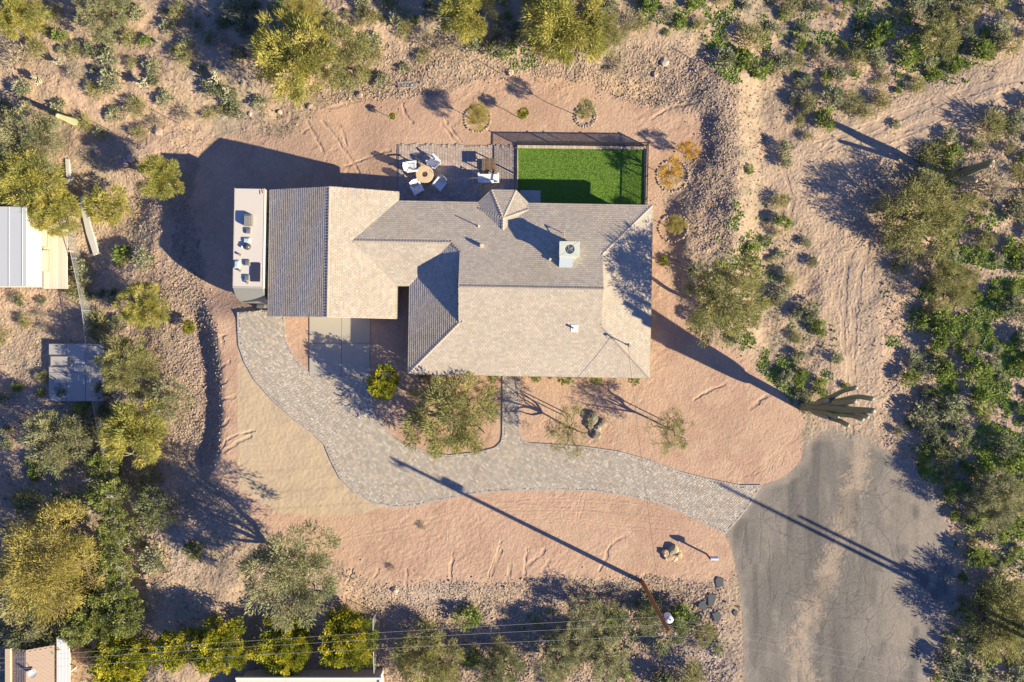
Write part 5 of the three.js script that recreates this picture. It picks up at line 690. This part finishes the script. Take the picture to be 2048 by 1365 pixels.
function tree(kind, variant, px, py, rpx, hTop, label, opt = {}) { // rpx: crown radius as pictured; hTop: height of the crown top above ground
  const p0 = GP(px, py), K = KINDS[kind]; let rad = rpx / PXM; const cy = Math.max(hTop - rad * K.flat * 0.9, rad * 0.25), c = W(px, py, p0.y + cy); rad = rpx / FOCAL * (CAM_H - p0.y - cy);
  const P = treeProto(kind, variant, rpx < 48 && kind !== 'orange' && kind !== 'gold' && kind !== 'sparse'), g = terrain(c.x, c.z), o = thing(opt.name ?? 'desert_tree', label, opt.cat ?? 'tree', V(c.x, g, c.z), 0, opt.group), H = p0.y + cy - g, turn = opt.turn ?? (px * 0.37 + py * 0.11), sx = opt.sx ?? 1;
  const f = P.fork.clone().multiplyScalar(rad).applyAxisAngle(V(0, 1, 0), turn), wd = []; f.y += H; f.y = Math.max(f.y, 0.1); const tr = opt.trunk ?? clamp(0.05 * rad, 0.03, 0.16);
  const lean = V(-f.x, 0, -f.z).multiplyScalar(0.3); limb(wd, V(lean.x, -0.25, lean.z), f.clone(), tr, tr * 0.72, rngOf(px * 7 + py), 0.1, 4, 8);
  mesh('trunk', wd[0], P.bark, o);
  const l = mesh('limbs', P.limbs, P.bark, o); l.position.y = H; l.rotation.y = turn; l.scale.set(rad * sx, rad, rad);
  const cr = mesh('crown', P.crown, leafMat, o); cr.position.y = H; cr.rotation.y = turn; cr.scale.set(rad * sx, rad, rad);
  return o;
}
[ // kind, variant, x, y, radius, height, label
  ['grey', 0, 50, 278, 74, 4.2, 'wide grey green tree below the short saguaro'], ['palo', 0, 55, 362, 72, 4.6, 'yellow palo verde above the mobile home roof'], ['palo', 1, 112, 425, 50, 4.0, 'yellow palo verde over the plank deck'],
  ['palo', 2, 318, 358, 50, 4.4, 'compact yellow green tree at the edge of the trailer shadow'], ['palo', 0, 214, 408, 44, 3.0, 'small yellow palo verde between fence and trailer shadow'], ['palo', 1, 286, 612, 50, 3.4, 'yellow palo verde left of the trailer nose'],
  ['olive', 0, 252, 738, 64, 4.2, 'olive tree right of the raised concrete slab'], ['grey', 1, 340, 800, 42, 3.0, 'grey green tree on the stony bank left of the granite pad'], ['palo', 2, 272, 868, 72, 4.6, 'bright yellow palo verde beside the fence below the slab'],
  ['grey', 2, 112, 885, 68, 4.4, 'grey green tree directly below the raised slab'], ['gold', 0, 98, 1135, 118, 6.4, 'very large golden tree at the lower left'], ['grey', 0, 48, 1246, 92, 4.6, 'broad grey green tree above the lower left house'],
  ['dark', 0, 316, 1015, 46, 2.8, 'dark green tree on the stony corner by the fence'], ['grey', 1, 582, 1152, 100, 5.2, 'large grey green mesquite below the granite pad'], ['olive', 1, 858, 1318, 68, 3.0, 'olive tree right of the short chain link fence'],
  ['olive', 0, 906, 836, 92, 5.0, 'big olive mesquite on the front yard island'], ['sparse', 0, 1140, 862, 54, 3.0, 'thin leaved young tree left of the dark boulders'], ['sparse', 1, 1342, 862, 52, 3.0, 'thin leaved young tree right of the dark boulders'],
  ['olive', 0, 1444, 602, 86, 5.4, 'loose olive green palo verde right of the house'], ['olive', 1, 1846, 438, 86, 3.9, 'wide olive tree beside the three armed saguaro'], ['olive', 1, 1905, 574, 50, 2.6, 'round olive bush tree right of the dirt track'], ['grey', 2, 1992, 1000, 60, 3.2, 'grey twiggy tree right of the asphalt'], ['olive', 2, 2010, 1240, 86, 2.9, 'pale olive tree at the lower right corner'],
  ['palo', 1, 585, 112, 88, 5.6, 'big yellow green palo verde above the garage'], ['olive', 1, 686, 118, 62, 4.6, 'olive tree touching the big palo verde above the garage'], ['palo', 2, 935, 22, 62, 4.6, 'yellow palo verde at the top edge, left of the dark gap'], ['palo', 0, 1125, 38, 96, 5.6, 'tall wide palo verde at the top edge above the turf'], ['olive', 0, 1195, 60, 52, 4.2, 'olive tree right of the tall palo verde at the top edge'],
  ['olive', 2, 1088, 82, 38, 2.8, 'low olive tree under the tall palo verde'], ['palo', 1, 30, 22, 58, 4.2, 'yellow palo verde in the upper left corner'], ['grey', 1, 205, 20, 56, 3.4, 'grey olive tree at the top edge, upper left'], ['gold', 0, 606, 20, 40, 3.4, 'small golden tree at the top edge above the big palo verde'], ['olive', 1, 1880, 78, 42, 3.0, 'olive tree above the dirt track at upper right'],
  ['grey', 2, 1140, 1292, 52, 2.8, 'grey green bush tree at the bottom, left of the utility pole'], ['dark', 0, 1000, 1345, 48, 2.6, 'dark green bush tree at the bottom edge below the stony strip'], ['grey', 0, 1215, 1322, 46, 2.8, 'grey green bush tree at the bottom edge below the pole'],
].forEach(([k, v, x, y, r, h, l]) => tree(k, v, x, y, r, x === 1444 || k === 'sparse' || x === 582 ? h : h * 0.72, l, k === 'sparse' ? { trunk: 0.075 } : {}));
{ const sg = cyl(0.04, 0.04, 1.9, 7), sw = mat(0.2, 0.13, 0.08); [[1128, 832, 'left hand stake of the thin young tree left of the boulders'], [1139, 830, 'right hand stake of the thin young tree left of the boulders'], [1316, 846, 'left hand stake of the thin young tree right of the boulders'], [1328, 842, 'right hand stake of the thin young tree right of the boulders']].forEach(([x, y, l]) => { const p = GP(x, y), o = single('tree_stake', sg, sw, l, 'stake', 'stakes of the young trees'); o.position.set(p.x, p.y - 0.15, p.z); }); }
[[246, 1326, 60, 'leftmost citrus tree of the row'], [352, 1300, 44, 'small second citrus tree of the row'], [440, 1294, 56, 'yellowing third citrus tree of the row'], [566, 1288, 62, 'broad fourth citrus tree of the row'], [694, 1280, 58, 'rightmost citrus tree of the row, next to the chain link fence']].forEach(([x, y, r, l], i) => tree('citrus', i % 2, x, y, r, 2.5, l, { name: 'citrus_tree', group: 'citrus row' }));
tree('citrus', 1, 767, 768, 34, 2.7, 'round dense green shrub tree at the garage apron corner', { name: 'citrus_tree' });
[[206, 935, 36, 'uppermost clump of the green hedge along the fence'], [218, 995, 42, 'second clump of the green hedge along the fence'], [226, 1060, 38, 'third clump of the green hedge along the fence'], [228, 1125, 38, 'fourth clump of the green hedge along the fence'], [240, 1190, 44, 'fifth clump of the green hedge along the fence'], [196, 1236, 52, 'green hedge clump beside the white patio cover'], [150, 1262, 36, 'green hedge clump over the white patio cover end'], [255, 1240, 36, 'green hedge clump at the fence end']].forEach(([x, y, r, l], i) => tree('lush', i % 2, x, y, r, 2.9, l, { name: 'hedge_shrub', cat: 'shrub', group: 'hedge along the left fence' }));
[['gold', 954, 230, 27, 1.9, 'golden shrub in a stone ring behind the patio'], ['citrus', 1046, 227, 12, 1.5, 'small bright green sapling behind the turf fence'], ['citrus', 784, 232, 7, 0.9, 'tiny bright green sapling in the back yard gravel'], ['olive', 1172, 218, 21, 2.6, 'thin olive tree in the double stone ring'], ['orange', 1342, 343, 29, 2.2, 'orange leaved tree in a stone ring right of the turf'], ['orange', 1376, 300, 22, 1.4, 'orange dry shrub on the slope above the orange tree'], ['gold', 1351, 450, 22, 1.8, 'yellow shrub in a stone ring right of the house'], ['citrus', 1327, 522, 10, 0.9, 'small green shrub below the yellow shrub right of the house'], ['citrus', 378, 655, 14, 1.1, 'small green shrub on the bank left of the driveway start'], ['lush', 385, 1100, 22, 1.1, 'low green shrub on the stony corner'], ['lush', 122, 1020, 24, 1.0, 'green weeds above the very large golden tree'], ['dark', 60, 1010, 36, 1.8, 'dark shrub above the very large golden tree'],
  ['lush', 1072, 754, 13, 0.8, 'leftmost low green plant under the front eave'], ['lush', 1130, 755, 17, 0.8, 'second low green plant under the front eave'], ['lush', 1192, 758, 15, 0.8, 'third low green plant under the front eave'], ['lush', 1268, 760, 13, 0.8, 'low green plant under the front eave near the house corner'], ['dark', 850, 752, 18, 1.0, 'dark plant behind the big mesquite at the eave'], ['lush', 985, 756, 12, 0.8, 'low green plant left of the front walk'],
  ['dark', 1225, 1240, 38, 2.3, 'green shrub left of the pole foot'], ['grey', 1170, 1228, 38, 2.4, 'grey green shrub below the meter box'], ['dark', 1300, 1240, 34, 2.0, 'dark green shrub under the utility pole'], ['dark', 1352, 1262, 26, 1.8, 'dark green shrub right of the transformer'], ['olive', 1410, 1270, 24, 1.0, 'low olive shrub between pole and road'], ['grey', 1110, 1335, 36, 2.0, 'grey green shrub at the bottom edge'],
].forEach(([k, x, y, r, h, l]) => tree(k, k === 'gold' || k === 'sparse' || k === 'orange' || k === 'dark' ? 0 : 1, x, y, r, h, l, { name: 'yard_shrub', cat: 'shrub', trunk: 0.03 }));

// small desert shrubs, cholla and dead brush
const SH = {
  sage: [[0.35, 0.365, 0.22], [0.42, 0.43, 0.275], [0.29, 0.31, 0.185]], bur: [[0.34, 0.33, 0.145], [0.40, 0.375, 0.18], [0.28, 0.28, 0.12]], green: [[0.25, 0.325, 0.08], [0.32, 0.39, 0.11], [0.20, 0.26, 0.07]], dry: [[0.42, 0.355, 0.26], [0.36, 0.30, 0.225], [0.47, 0.41, 0.315]], dusk: [[0.24, 0.26, 0.155], [0.29, 0.30, 0.19], [0.19, 0.215, 0.125]] };
const shrubProto = new Map();
function shrubGeo(kind, v) {
  const key = kind + v; if (shrubProto.has(key)) return shrubProto.get(key); const rr = rngOf(v * 31 + kind.charCodeAt(0) * 7 + 3), pos = [], col = [], tones = SH[kind], n = kind === 'dry' ? 420 : 620, thin = kind === 'dry' || kind === 'bur';
  const cl = Array.from({ length: 17 }, () => { const a = rr() * 6.283, d = Math.pow(rr(), 0.55) * 0.78; return [V(Math.cos(a) * d, 0.2 + 0.5 * Math.sqrt(1 - d * d) * (0.6 + 0.5 * rr()), Math.sin(a) * d), 0.82 + 0.36 * rr(), Math.floor(rr() * 3)]; });
  for (let i = 0; i < n; i++) { const [C, ct, ti] = cl[i % 17], d = V(rr() * 2 - 1, rr() * 1.8 - 0.7, rr() * 2 - 1).normalize(), P = C.clone().addScaledVector(d, 0.3 * Math.pow(rr(), 0.6)); if (P.y < 0) P.y *= -0.3; const D = d.add(V(C.x * 0.8, 0.45, C.z * 0.8)).add(V(rr() - 0.5, rr() - 0.5, rr() - 0.5)).normalize(), S = new THREE.Vector3().crossVectors(D, V(rr() - 0.5, rr(), rr() - 0.5)).normalize(), l = (thin ? 0.34 : 0.2) * (0.5 + 0.8 * rr()), w = (thin ? 0.025 : 0.06) * (0.6 + 0.7 * rr()), A = P.clone().addScaledVector(S, w), B = P.clone().addScaledVector(S, -w), E = P.clone().addScaledVector(D, l); pos.push(A.x, A.y, A.z, B.x, B.y, B.z, E.x, E.y, E.z); const t = tones[rr() < 0.25 ? Math.floor(rr() * 3) : ti], k = ct * (0.78 + 0.44 * rr()); for (let z = 0; z < 3; z++) col.push(t[0] * k, t[1] * k, t[2] * k); }
  const wood = []; for (let i = 0; i < 7; i++) limb(wood, V(0, -0.15, 0), cl[i * 2][0].clone(), 0.03, 0.012, rr, 0.2, 2, 3);
  const o = { f: triGeo(pos, col), w: joined(wood) }; shrubProto.set(key, o); return o;
}
const PLACES = [[60, 120, 'near the upper left corner'], [120, 240, 'around the short saguaro'], [250, 80, 'at the top edge upper left'], [300, 180, 'in the open desert upper left'], [440, 150, 'left of the big palo verde above the garage'], [370, 240, 'above the trailer shadow'], [500, 40, 'at the top edge left of the big palo verde'], [740, 60, 'on the slope above the garage ridge'], [800, 140, 'by the grate at the back yard edge'], [910, 80, 'under the top edge palo verdes'], [1150, 90, 'below the tall top edge palo verde'], [1270, 60, 'on the rocky rise at the top edge'], [1480, 60, 'at the top edge upper right'], [1490, 130, 'in the green patch above the dirt track'], [1640, 60, 'in the thicket at the top edge upper right'], [1640, 160, 'in the thicket above the dirt track'], [1620, 240, 'left of the saguaro shadow'], [1760, 150, 'beside the upper bend of the dirt track'], [1880, 110, 'above the dirt track at far right'], [1990, 70, 'in the upper right corner'], [1950, 260, 'below the dirt track at far right'], [1870, 310, 'above the three armed saguaro'], [1980, 380, 'right of the three armed saguaro'], [1560, 330, 'left of the saguaro shadow on the pale flat'], [1470, 330, 'on the purple stony slope right of the turf'], [1440, 450, 'right of the house on the slope'], [1560, 470, 'left of the straight dirt track'], [1560, 620, 'between palo verde and dirt track'], [1640, 690, 'left of the dirt track above the huge saguaro'], [1610, 760, 'just above the huge saguaro'], [1780, 540, 'right of the straight dirt track'], [1960, 560, 'on the green flat at far right'], [1870, 680, 'right of the dirt track in the green flat'], [1980, 760, 'at the right edge in the green flat'], [1850, 830, 'right of the huge saguaro'], [1960, 900, 'right of the road head'], [1960, 1090, 'right of the asphalt'], [1950, 1320, 'at the lower right edge'], [1430, 1250, 'left of the road at the bottom'], [1250, 1290, 'around the pole at the bottom'], [1050, 1280, 'on the stony strip at the bottom'], [880, 1250, 'below the lower yard edge'], [200, 520, 'along the upper chain link fence'], [190, 650, 'along the chain link fence by the slab'], [200, 800, 'along the chain link fence below the slab'], [400, 600, 'on the stony bank'], [420, 960, 'at the lower end of the stony bank'], [60, 640, 'left of the raised slab'], [110, 960, 'left of the hedge']];
const sizeWord = (r) => r < 9 ? 'tiny' : r < 13 ? 'small' : r < 18 ? 'medium' : r < 25 ? 'large' : 'huge', lookWord = { sage: 'silvery sage', bur: 'olive wiry', green: 'leafy green', dry: 'dry grey brown', dusk: 'dusky green' };
const shrubs = {};
function placeLabel(kindWord, X, Y, r) { let b = PLACES[0], bd = 1e9; for (const p of PLACES) { const d = Math.hypot(p[0] - X, p[1] - Y); if (d < bd) { bd = d; b = p; } } return [`${sizeWord(r)} ${kindWord} ${b[2]}`, b[2]]; }
function shrub(X, Y, r, kind, v, hk = 0.85) {
  const p = GP(X, Y), s = r / PXM * 1.16, P = shrubGeo(kind, v % 3), [l, pl_] = placeLabel(lookWord[kind] + ' shrub', X, Y, r), o = thing({ sage: 'sage_shrub', bur: 'wiry_shrub', green: 'leafy_shrub', dry: 'dry_shrub', dusk: 'dark_shrub' }[kind], l, 'shrub', V(p.x, p.y - 0.04, p.z), X * 1.3 + Y, 'desert shrubs ' + pl_);
  const a = mesh('foliage', P.f, leafMat, o), b = mesh('stems', P.w, bark.brown, o); (shrubs[l] ??= []).push(o); a.scale.set(s, s * hk * (0.9 + 0.4 * hash2(X | 0, Y | 0)), s); b.scale.copy(a.scale); return o;
}
const shrubList = [[113, 30, 16, 'bur'], [180, 37, 20, 'sage'], [220, 78, 17, 'sage'], [263, 80, 16, 'bur'], [293, 87, 13, 'green'], [340, 57, 16, 'sage'], [373, 90, 15, 'sage'], [363, 28, 18, 'bur'], [280, 30, 17, 'sage'], [393, 50, 12, 'sage'], [220, 117, 20, 'sage'], [267, 128, 11, 'bur'], [308, 135, 17, 'sage'], [227, 167, 24, 'sage'], [407, 140, 11, 'sage'], [333, 200, 17, 'sage'], [273, 218, 20, 'bur'], [232, 230, 18, 'sage'], [174, 247, 18, 'bur'], [120, 215, 17, 'sage'], [280, 267, 14, 'bur'], [313, 250, 16, 'dry'], [373, 230, 17, 'dry'], [420, 230, 13, 'bur'], [520, 207, 16, 'sage'], [460, 193, 18, 'sage'], [50, 180, 19, 'sage'], [40, 113, 30, 'dry'], [77, 103, 18, 'bur'], [157, 103, 16, 'bur'], [420, 77, 15, 'sage'], [443, 83, 15, 'dry'], [447, 50, 15, 'dusk'], [547, 22, 14, 'sage'], [25, 62, 26, 'dry'], [205, 270, 13, 'sage'], [150, 150, 12, 'dry'], [90, 60, 14, 'bur'], [255, 20, 18, 'dusk'], [500, 60, 22, 'dusk'], [480, 110, 18, 'dusk'], [470, 25, 22, 'sage'], [510, 20, 16, 'dusk'],
  [727, 7, 18, 'sage'], [723, 25, 11, 'bur'], [747, 37, 16, 'bur'], [773, 40, 10, 'sage'], [803, 37, 22, 'sage'], [810, 63, 16, 'bur'], [747, 87, 18, 'sage'], [747, 112, 18, 'bur'], [843, 77, 16, 'dry'], [867, 93, 18, 'dry'], [910, 90, 24, 'dry'], [947, 93, 18, 'sage'], [910, 43, 20, 'sage'], [947, 57, 18, 'sage'], [997, 57, 14, 'sage'], [850, 117, 16, 'bur'], [767, 163, 17, 'sage'], [810, 137, 12, 'sage'], [730, 153, 16, 'bur'], [703, 170, 14, 'sage'], [1007, 112, 12, 'green'], [1130, 83, 22, 'sage'], [1160, 93, 16, 'sage'], [1233, 133, 16, 'dry'], [1247, 43, 22, 'dry'], [1277, 52, 18, 'bur'], [1300, 20, 18, 'green'], [1330, 30, 16, 'dry'], [990, 95, 20, 'dusk'], [1030, 70, 20, 'dusk'], [640, 25, 16, 'sage'], [665, 45, 14, 'bur'], [780, 10, 16, 'bur'], [860, 20, 18, 'dusk'], [1360, 50, 14, 'green'],
  [1598, 171, 12, 'sage'], [1588, 201, 14, 'sage'], [1662, 198, 24, 'sage'], [1729, 228, 16, 'bur'], [1763, 201, 18, 'bur'], [1746, 117, 19, 'sage'], [1649, 124, 22, 'dry'], [1716, 84, 19, 'sage'], [1807, 107, 28, 'green'], [1954, 111, 24, 'green'], [1995, 67, 22, 'sage'], [2012, 94, 20, 'bur'], [1904, 131, 18, 'green'], [1867, 148, 16, 'green'], [1830, 175, 16, 'bur'], [1566, 300, 16, 'sage'], [1570, 325, 14, 'sage'], [1615, 275, 9, 'bur'], [1598, 242, 13, 'bur'], [1649, 242, 22, 'green'], [1860, 309, 22, 'bur'], [1894, 275, 16, 'sage'], [1965, 255, 30, 'bur'], [2018, 249, 24, 'dusk'], [1950, 292, 15, 'dusk'], [1971, 370, 36, 'dry'], [2032, 413, 28, 'dusk'], [1558, 403, 18, 'bur'], [1562, 447, 16, 'green'], [1498, 339, 10, 'green'], [1558, 509, 11, 'sage'], [1504, 512, 22, 'green'], [1555, 593, 18, 'dusk'], [1592, 630, 15, 'sage'], [1639, 657, 16, 'green'], [1672, 717, 12, 'sage'], [1595, 714, 13, 'dusk'], [1793, 536, 14, 'dusk'], [1844, 737, 16, 'sage'], [1813, 751, 20, 'green'], [1840, 831, 30, 'sage'], [1897, 818, 28, 'sage'], [1857, 868, 20, 'dusk'], [1887, 643, 30, 'green'], [1520, 140, 22, 'green'], [1490, 120, 24, 'green'], [1640, 775, 18, 'green'], [1600, 790, 16, 'dusk'], [1690, 775, 10, 'green'], [1790, 250, 10, 'sage']];
for (const [i, [x, y, r, k]] of shrubList.entries()) shrub(x, y, r, k, i);
{ // thicker growth upper right, far right and along the fence
  const r = rngOf(2024), placed = [[1940, 342, 42], [1975, 326, 30], ...shrubList.map(([x, y, q]) => [x, y, q])]; let n = 0;
  const dens = (X, Y) => { const a = (X - 1024) / PXM, b = (Y - 682.5) / PXM; if (Math.max(sd('yard', a, b), sd('asphalt', a, b)) > -0.6 || sd('track', a, b) > -0.1) return 0; let d = 0; d = Math.max(d, 0.9 * sm(1400, 1460, X) * sm(190, 120, Y), 0.6 * sm(1560, 1640, X) * sm(240, 180, Y), 0.85 * sm(1780, 1860, X) * sm(230, 300, Y) * (0.3 + 0.7 * sm(540, 600, Y)), 0.5 * sm(1480, 1560, X) * sm(420, 480, Y) * sm(1680, 1640, X) * sm(860, 800, Y), 0.8 * sm(1910, 1950, X), 0.14 * sm(1180, 1230, Y) * sm(780, 900, X), 0.4 * sm(90, 40, Y), 0.3 * sm(500, 440, X) * sm(270, 220, Y), 0.25 * sm(330, 260, X) * sm(430, 500, Y)); return d; };
  for (let g = 0; g < 26000 && n < 390; g++) { const X = r() * 2070, Y = r() * 1385 - 10, rad = 8 + 20 * Math.pow(r(), 1.6); if (r() > dens(X, Y) || placed.some(([a, b, q]) => Math.hypot(a - X, b - Y) < (q + rad) * 0.72)) continue; placed.push([X, Y, rad]); const e = r(), k = X > 1780 && Y > 430 ? (e < 0.42 ? 'green' : e < 0.7 ? 'sage' : e < 0.85 ? 'dusk' : 'bur') : (e < 0.3 ? 'sage' : e < 0.55 ? 'bur' : e < 0.75 ? 'green' : e < 0.9 ? 'dusk' : 'dry'); shrub(X, Y, rad, k, n); n++; }
  for (const [x, y, q, k] of [[168, 540, 20, 'sage'], [178, 590, 14, 'dusk'], [186, 640, 18, 'sage'], [196, 670, 16, 'sage'], [182, 668, 12, 'sage'], [208, 780, 16, 'dusk'], [215, 820, 18, 'dusk'], [196, 860, 24, 'dusk'], [150, 860, 26, 'green'], [60, 920, 14, 'green'], [70, 950, 12, 'green'], [120, 772, 9, 'green'], [300, 1045, 18, 'dusk'], [1500, 620, 14, 'dusk'], [1390, 545, 18, 'dusk'], [1400, 640, 14, 'green'], [845, 1052, 8, 'dry'], [784, 1135, 7, 'dry']]) shrub(x, y, q, k, x);
}
{ // cholla: stubby jointed branches
  const cm = mat(0.36, 0.34, 0.225), protos = [1, 2, 3].map((s) => { const rr = rngOf(s * 501), w = []; const grow = (a, d, len, r, lv) => { const b = a.clone().addScaledVector(d, len); w.push(bar(a, b, r, 5), new THREE.IcosahedronGeometry(r * 1.05, 0).translate(b.x, b.y, b.z)); if (lv) for (let k = 0, n = lv > 2 ? 6 : 3; k < n; k++) { const t = 0.5 + 0.5 * rr(), q = a.clone().lerp(b, t), e = V(rr() * 2 - 1, rr() * 1.3 - 0.1, rr() * 2 - 1).normalize().multiplyScalar(0.9).add(d.clone().multiplyScalar(0.5)).normalize(); grow(q, e, len * (0.55 + 0.3 * rr()), r * 0.78, lv - 1); } }; grow(V(0, -0.1, 0), V(0.05, 1, 0).normalize(), 0.5, 0.075, 3); return joined(w); });
  [[293, 172, 26], [437, 160, 32], [83, 165, 26], [123, 128, 18], [225, 232, 15], [455, 185, 20], [180, 560, 18], [318, 205, 13], [320, 88, 13]].forEach(([x, y, r], i) => { const p = GP(x, y), [l, pl_] = placeLabel(i === 7 ? 'leaning pale cholla' : 'pale branching cholla', x, y, r), o = single('cholla', protos[i % 3], cm, l, 'cactus', 'cholla ' + pl_); o.position.copy(p); o.scale.setScalar(r / PXM * 1.05); o.rotation.y = i * 2.1; });
  // bare bleached brush
  const bm = mat(0.47, 0.44, 0.41), bp = [1, 2].map((s) => { const rr = rngOf(s * 77), w = []; const grow = (a, d, len, r, lv) => { const b = a.clone().addScaledVector(d, len); limb(w, a, b, r, r * 0.6, rr, 0.2, 2, 4); if (lv) for (let k = 0; k < 4; k++) grow(a.clone().lerp(b, 0.45 + 0.55 * rr()), V(d.x + (rr() - 0.5) * 1.5, d.y * 0.6 + (rr() - 0.3) * 0.7, d.z + (rr() - 0.5) * 1.5).normalize(), len * (0.5 + 0.3 * rr()), r * 0.6, lv - 1); }; for (let i = 0; i < 5; i++) grow(V(0, -0.05, 0), V(Math.cos(i * 1.26) * 0.7, 0.8, Math.sin(i * 1.26) * 0.7).normalize(), 0.55, 0.035, 2); return joined(w); });
  [[212, 1165, 42, 2.4, 'bleached bare brush inside the hedge, upper'], [168, 1226, 38, 2.4, 'bleached bare brush beside the lower left house'], [180, 965, 34, 1.8, 'bleached bare twigs left of the hedge top'], [176, 1015, 26, 1.6, 'bleached bare twigs left of the hedge middle'], [1985, 985, 48, 2.4, 'grey bare brush inside the twiggy tree at right'], [106, 497, 14, 0.4, 'pale agave like plant beside the plank deck'], [1490, 12, 24, 0.8, 'grey bare brush at the top edge upper right'], [25, 75, 28, 0.8, 'bleached bare brush at the upper left edge']].forEach(([x, y, r, h, l], i) => { const g = GP(x, y), p = W(x, y, g.y + h * 0.6), gy = terrain(p.x, p.z), o = single('bare_brush', bp[i % 2], bm, l, 'brush', null); o.position.set(p.x, gy, p.z); o.scale.set(r / PXM * 0.95, h * 0.75, r / PXM * 0.95); o.rotation.y = i; });
}
{ // low annual weeds: too many to count
  const leaf = []; const rr = rngOf(71); for (let k = 0; k < 9; k++) { const a = k * 2.4, d = 0.25 + 0.75 * rr(), c = Math.cos(a), s = Math.sin(a), w = 0.28; leaf.push(c * d * 0.2 - s * w, 0.1, s * d * 0.2 + c * w, c * d * 0.2 + s * w, 0.1, s * d * 0.2 - c * w, c * d, 0.25 + 0.6 * rr(), s * d); }
  const g = triGeo(leaf), zones = [[1970, 610, 130, 130, 1.5], [2000, 750, 130, 120, 1.7], [1950, 900, 120, 120, 1.5], [1990, 1080, 90, 120, 0.6], [1500, 110, 90, 70, 1.1], [1640, 80, 180, 90, 0.45], [1590, 700, 110, 80, 0.6], [1560, 770, 80, 60, 0.8], [1640, 800, 60, 40, 0.7], [1490, 560, 90, 130, 0.5], [1850, 60, 200, 120, 0.5], [1035, 100, 60, 50, 0.5], [90, 920, 50, 60, 0.5], [1420, 40, 90, 60, 0.6], [1330, 20, 90, 50, 0.5], [1940, 480, 90, 80, 0.8], [1840, 640, 90, 90, 0.5], [1500, 420, 40, 90, 0.3], [1950, 1300, 110, 90, 0.6], [1880, 330, 60, 60, 0.5], [130, 1010, 50, 40, 0.5], [1200, 1270, 170, 60, 0.35], [560, 40, 120, 40, 0.4]];
  const list = [], r = rngOf(909); for (const [cx, cy, rx, ry, d] of zones) for (let i = 0, n = Math.round(rx * ry * d * 0.22); i < n; i++) { const a = r() * 6.283, q = Math.sqrt(r()), X = cx + Math.cos(a) * q * rx, Y = cy + Math.sin(a) * q * ry, x = (X - 1024) / PXM, z = (Y - 682.5) / PXM; if (fbm(x * 0.8, z * 0.8, 3) < 0.40 + 0.2 * q) continue; if (Math.max(sd('yard', x, z), sd('asphalt', x, z)) > -0.15 || (sd('track', x, z) > 0 && r() > 0.15)) continue; list.push([x, z, 0.08 + 0.13 * r(), d]); }
  const im = shade(new THREE.InstancedMesh(g, new THREE.MeshStandardMaterial({ roughness: 1, side: THREE.DoubleSide }), list.length)), m = new THREE.Matrix4(), q = new THREE.Quaternion(), c = new THREE.Color(), tn = [[0.17, 0.26, 0.05], [0.24, 0.32, 0.07], [0.30, 0.32, 0.11], [0.14, 0.21, 0.05], [0.33, 0.39, 0.05]];
  list.forEach(([x, z, s, d], i) => { m.compose(V(x, terrain(x, z) - 0.01, z), q.setFromEuler(new THREE.Euler((r() - 0.5) * 0.4, r() * 6.28, (r() - 0.5) * 0.4)), V(s, s * (0.8 + 0.6 * r()), s)); im.setMatrixAt(i, m); const t = tn[Math.floor(r() * (d > 0.7 ? 5 : 4))], k = 0.75 + 0.5 * r(); im.setColorAt(i, c.setRGB(t[0] * k, t[1] * k, t[2] * k)); });
  { // dry tufts and litter over the open desert
    const L2 = []; for (let i = 0; i < 60000 && L2.length < 15000; i++) { const x = (r() * 2 - 1) * 44, z = (r() * 2 - 1) * 29; if (fbm(x * 0.45 + 31, z * 0.45, 3) < 0.42 + 0.16 * r()) continue; if (Math.max(sd('yard', x, z), sd('asphalt', x, z), sd('driveway', x, z)) > -0.1 || (sd('track', x, z) > -0.2 && r() > 0.12) || (x < -33 && z < -3 && z > -10.5) || (x < -30.5 && z > -0.2 && z < 5)) continue; L2.push([x, z, 0.04 + 0.085 * r()]); }
    const d2 = shade(new THREE.InstancedMesh(g, new THREE.MeshStandardMaterial({ roughness: 1, side: THREE.DoubleSide }), L2.length)), t2 = [[0.34, 0.29, 0.17], [0.27, 0.25, 0.13], [0.22, 0.19, 0.12], [0.20, 0.22, 0.10], [0.40, 0.35, 0.22]];
    L2.forEach(([x, z, s], i) => { m.compose(V(x, terrain(x, z) - 0.01, z), q.setFromEuler(new THREE.Euler((r() - 0.5) * 0.5, r() * 6.28, (r() - 0.5) * 0.5)), V(s, s * (0.9 + 1.0 * r()), s)); d2.setMatrixAt(i, m); const t = t2[Math.floor(r() * 5)], k = 0.75 + 0.5 * r(); d2.setColorAt(i, c.setRGB(t[0] * k, t[1] * k, t[2] * k)); });
    d2.name = 'dry_tufts'; d2.userData = { kind: 'stuff', label: 'dry tufts and litter dotted over the desert soil', category: 'dry grass' }; scene.add(d2);
  }
  im.name = 'green_weeds'; im.userData = { kind: 'stuff', label: 'low green annual weeds covering the desert floor', category: 'weeds' }; scene.add(im);
}
// tell look-alike shrubs of one place apart by their order from the left
const ORD = ['leftmost', 'second from left,', 'third from left,', 'fourth from left,', 'fifth from left,', 'sixth from left,', 'seventh from left,', 'eighth from left,', 'ninth from left,', 'tenth from left,'];
for (const list of Object.values(shrubs)) if (list.length > 1) list.sort((a, b) => a.position.x - b.position.x).forEach((o, i) => { o.userData.label = (i === list.length - 1 ? 'rightmost' : ORD[i] ?? 'one more') + ' ' + o.userData.label; });
// ---------------------------------------------------------------- render
const renderer = new THREE.WebGLRenderer({ antialias: true });
renderer.toneMapping = THREE.LinearToneMapping; renderer.toneMappingExposure = EXPOSURE;
renderer.shadowMap.enabled = true; renderer.shadowMap.type = THREE.PCFSoftShadowMap;
renderer.setSize(1024, 682);
renderer.render(scene, camera);
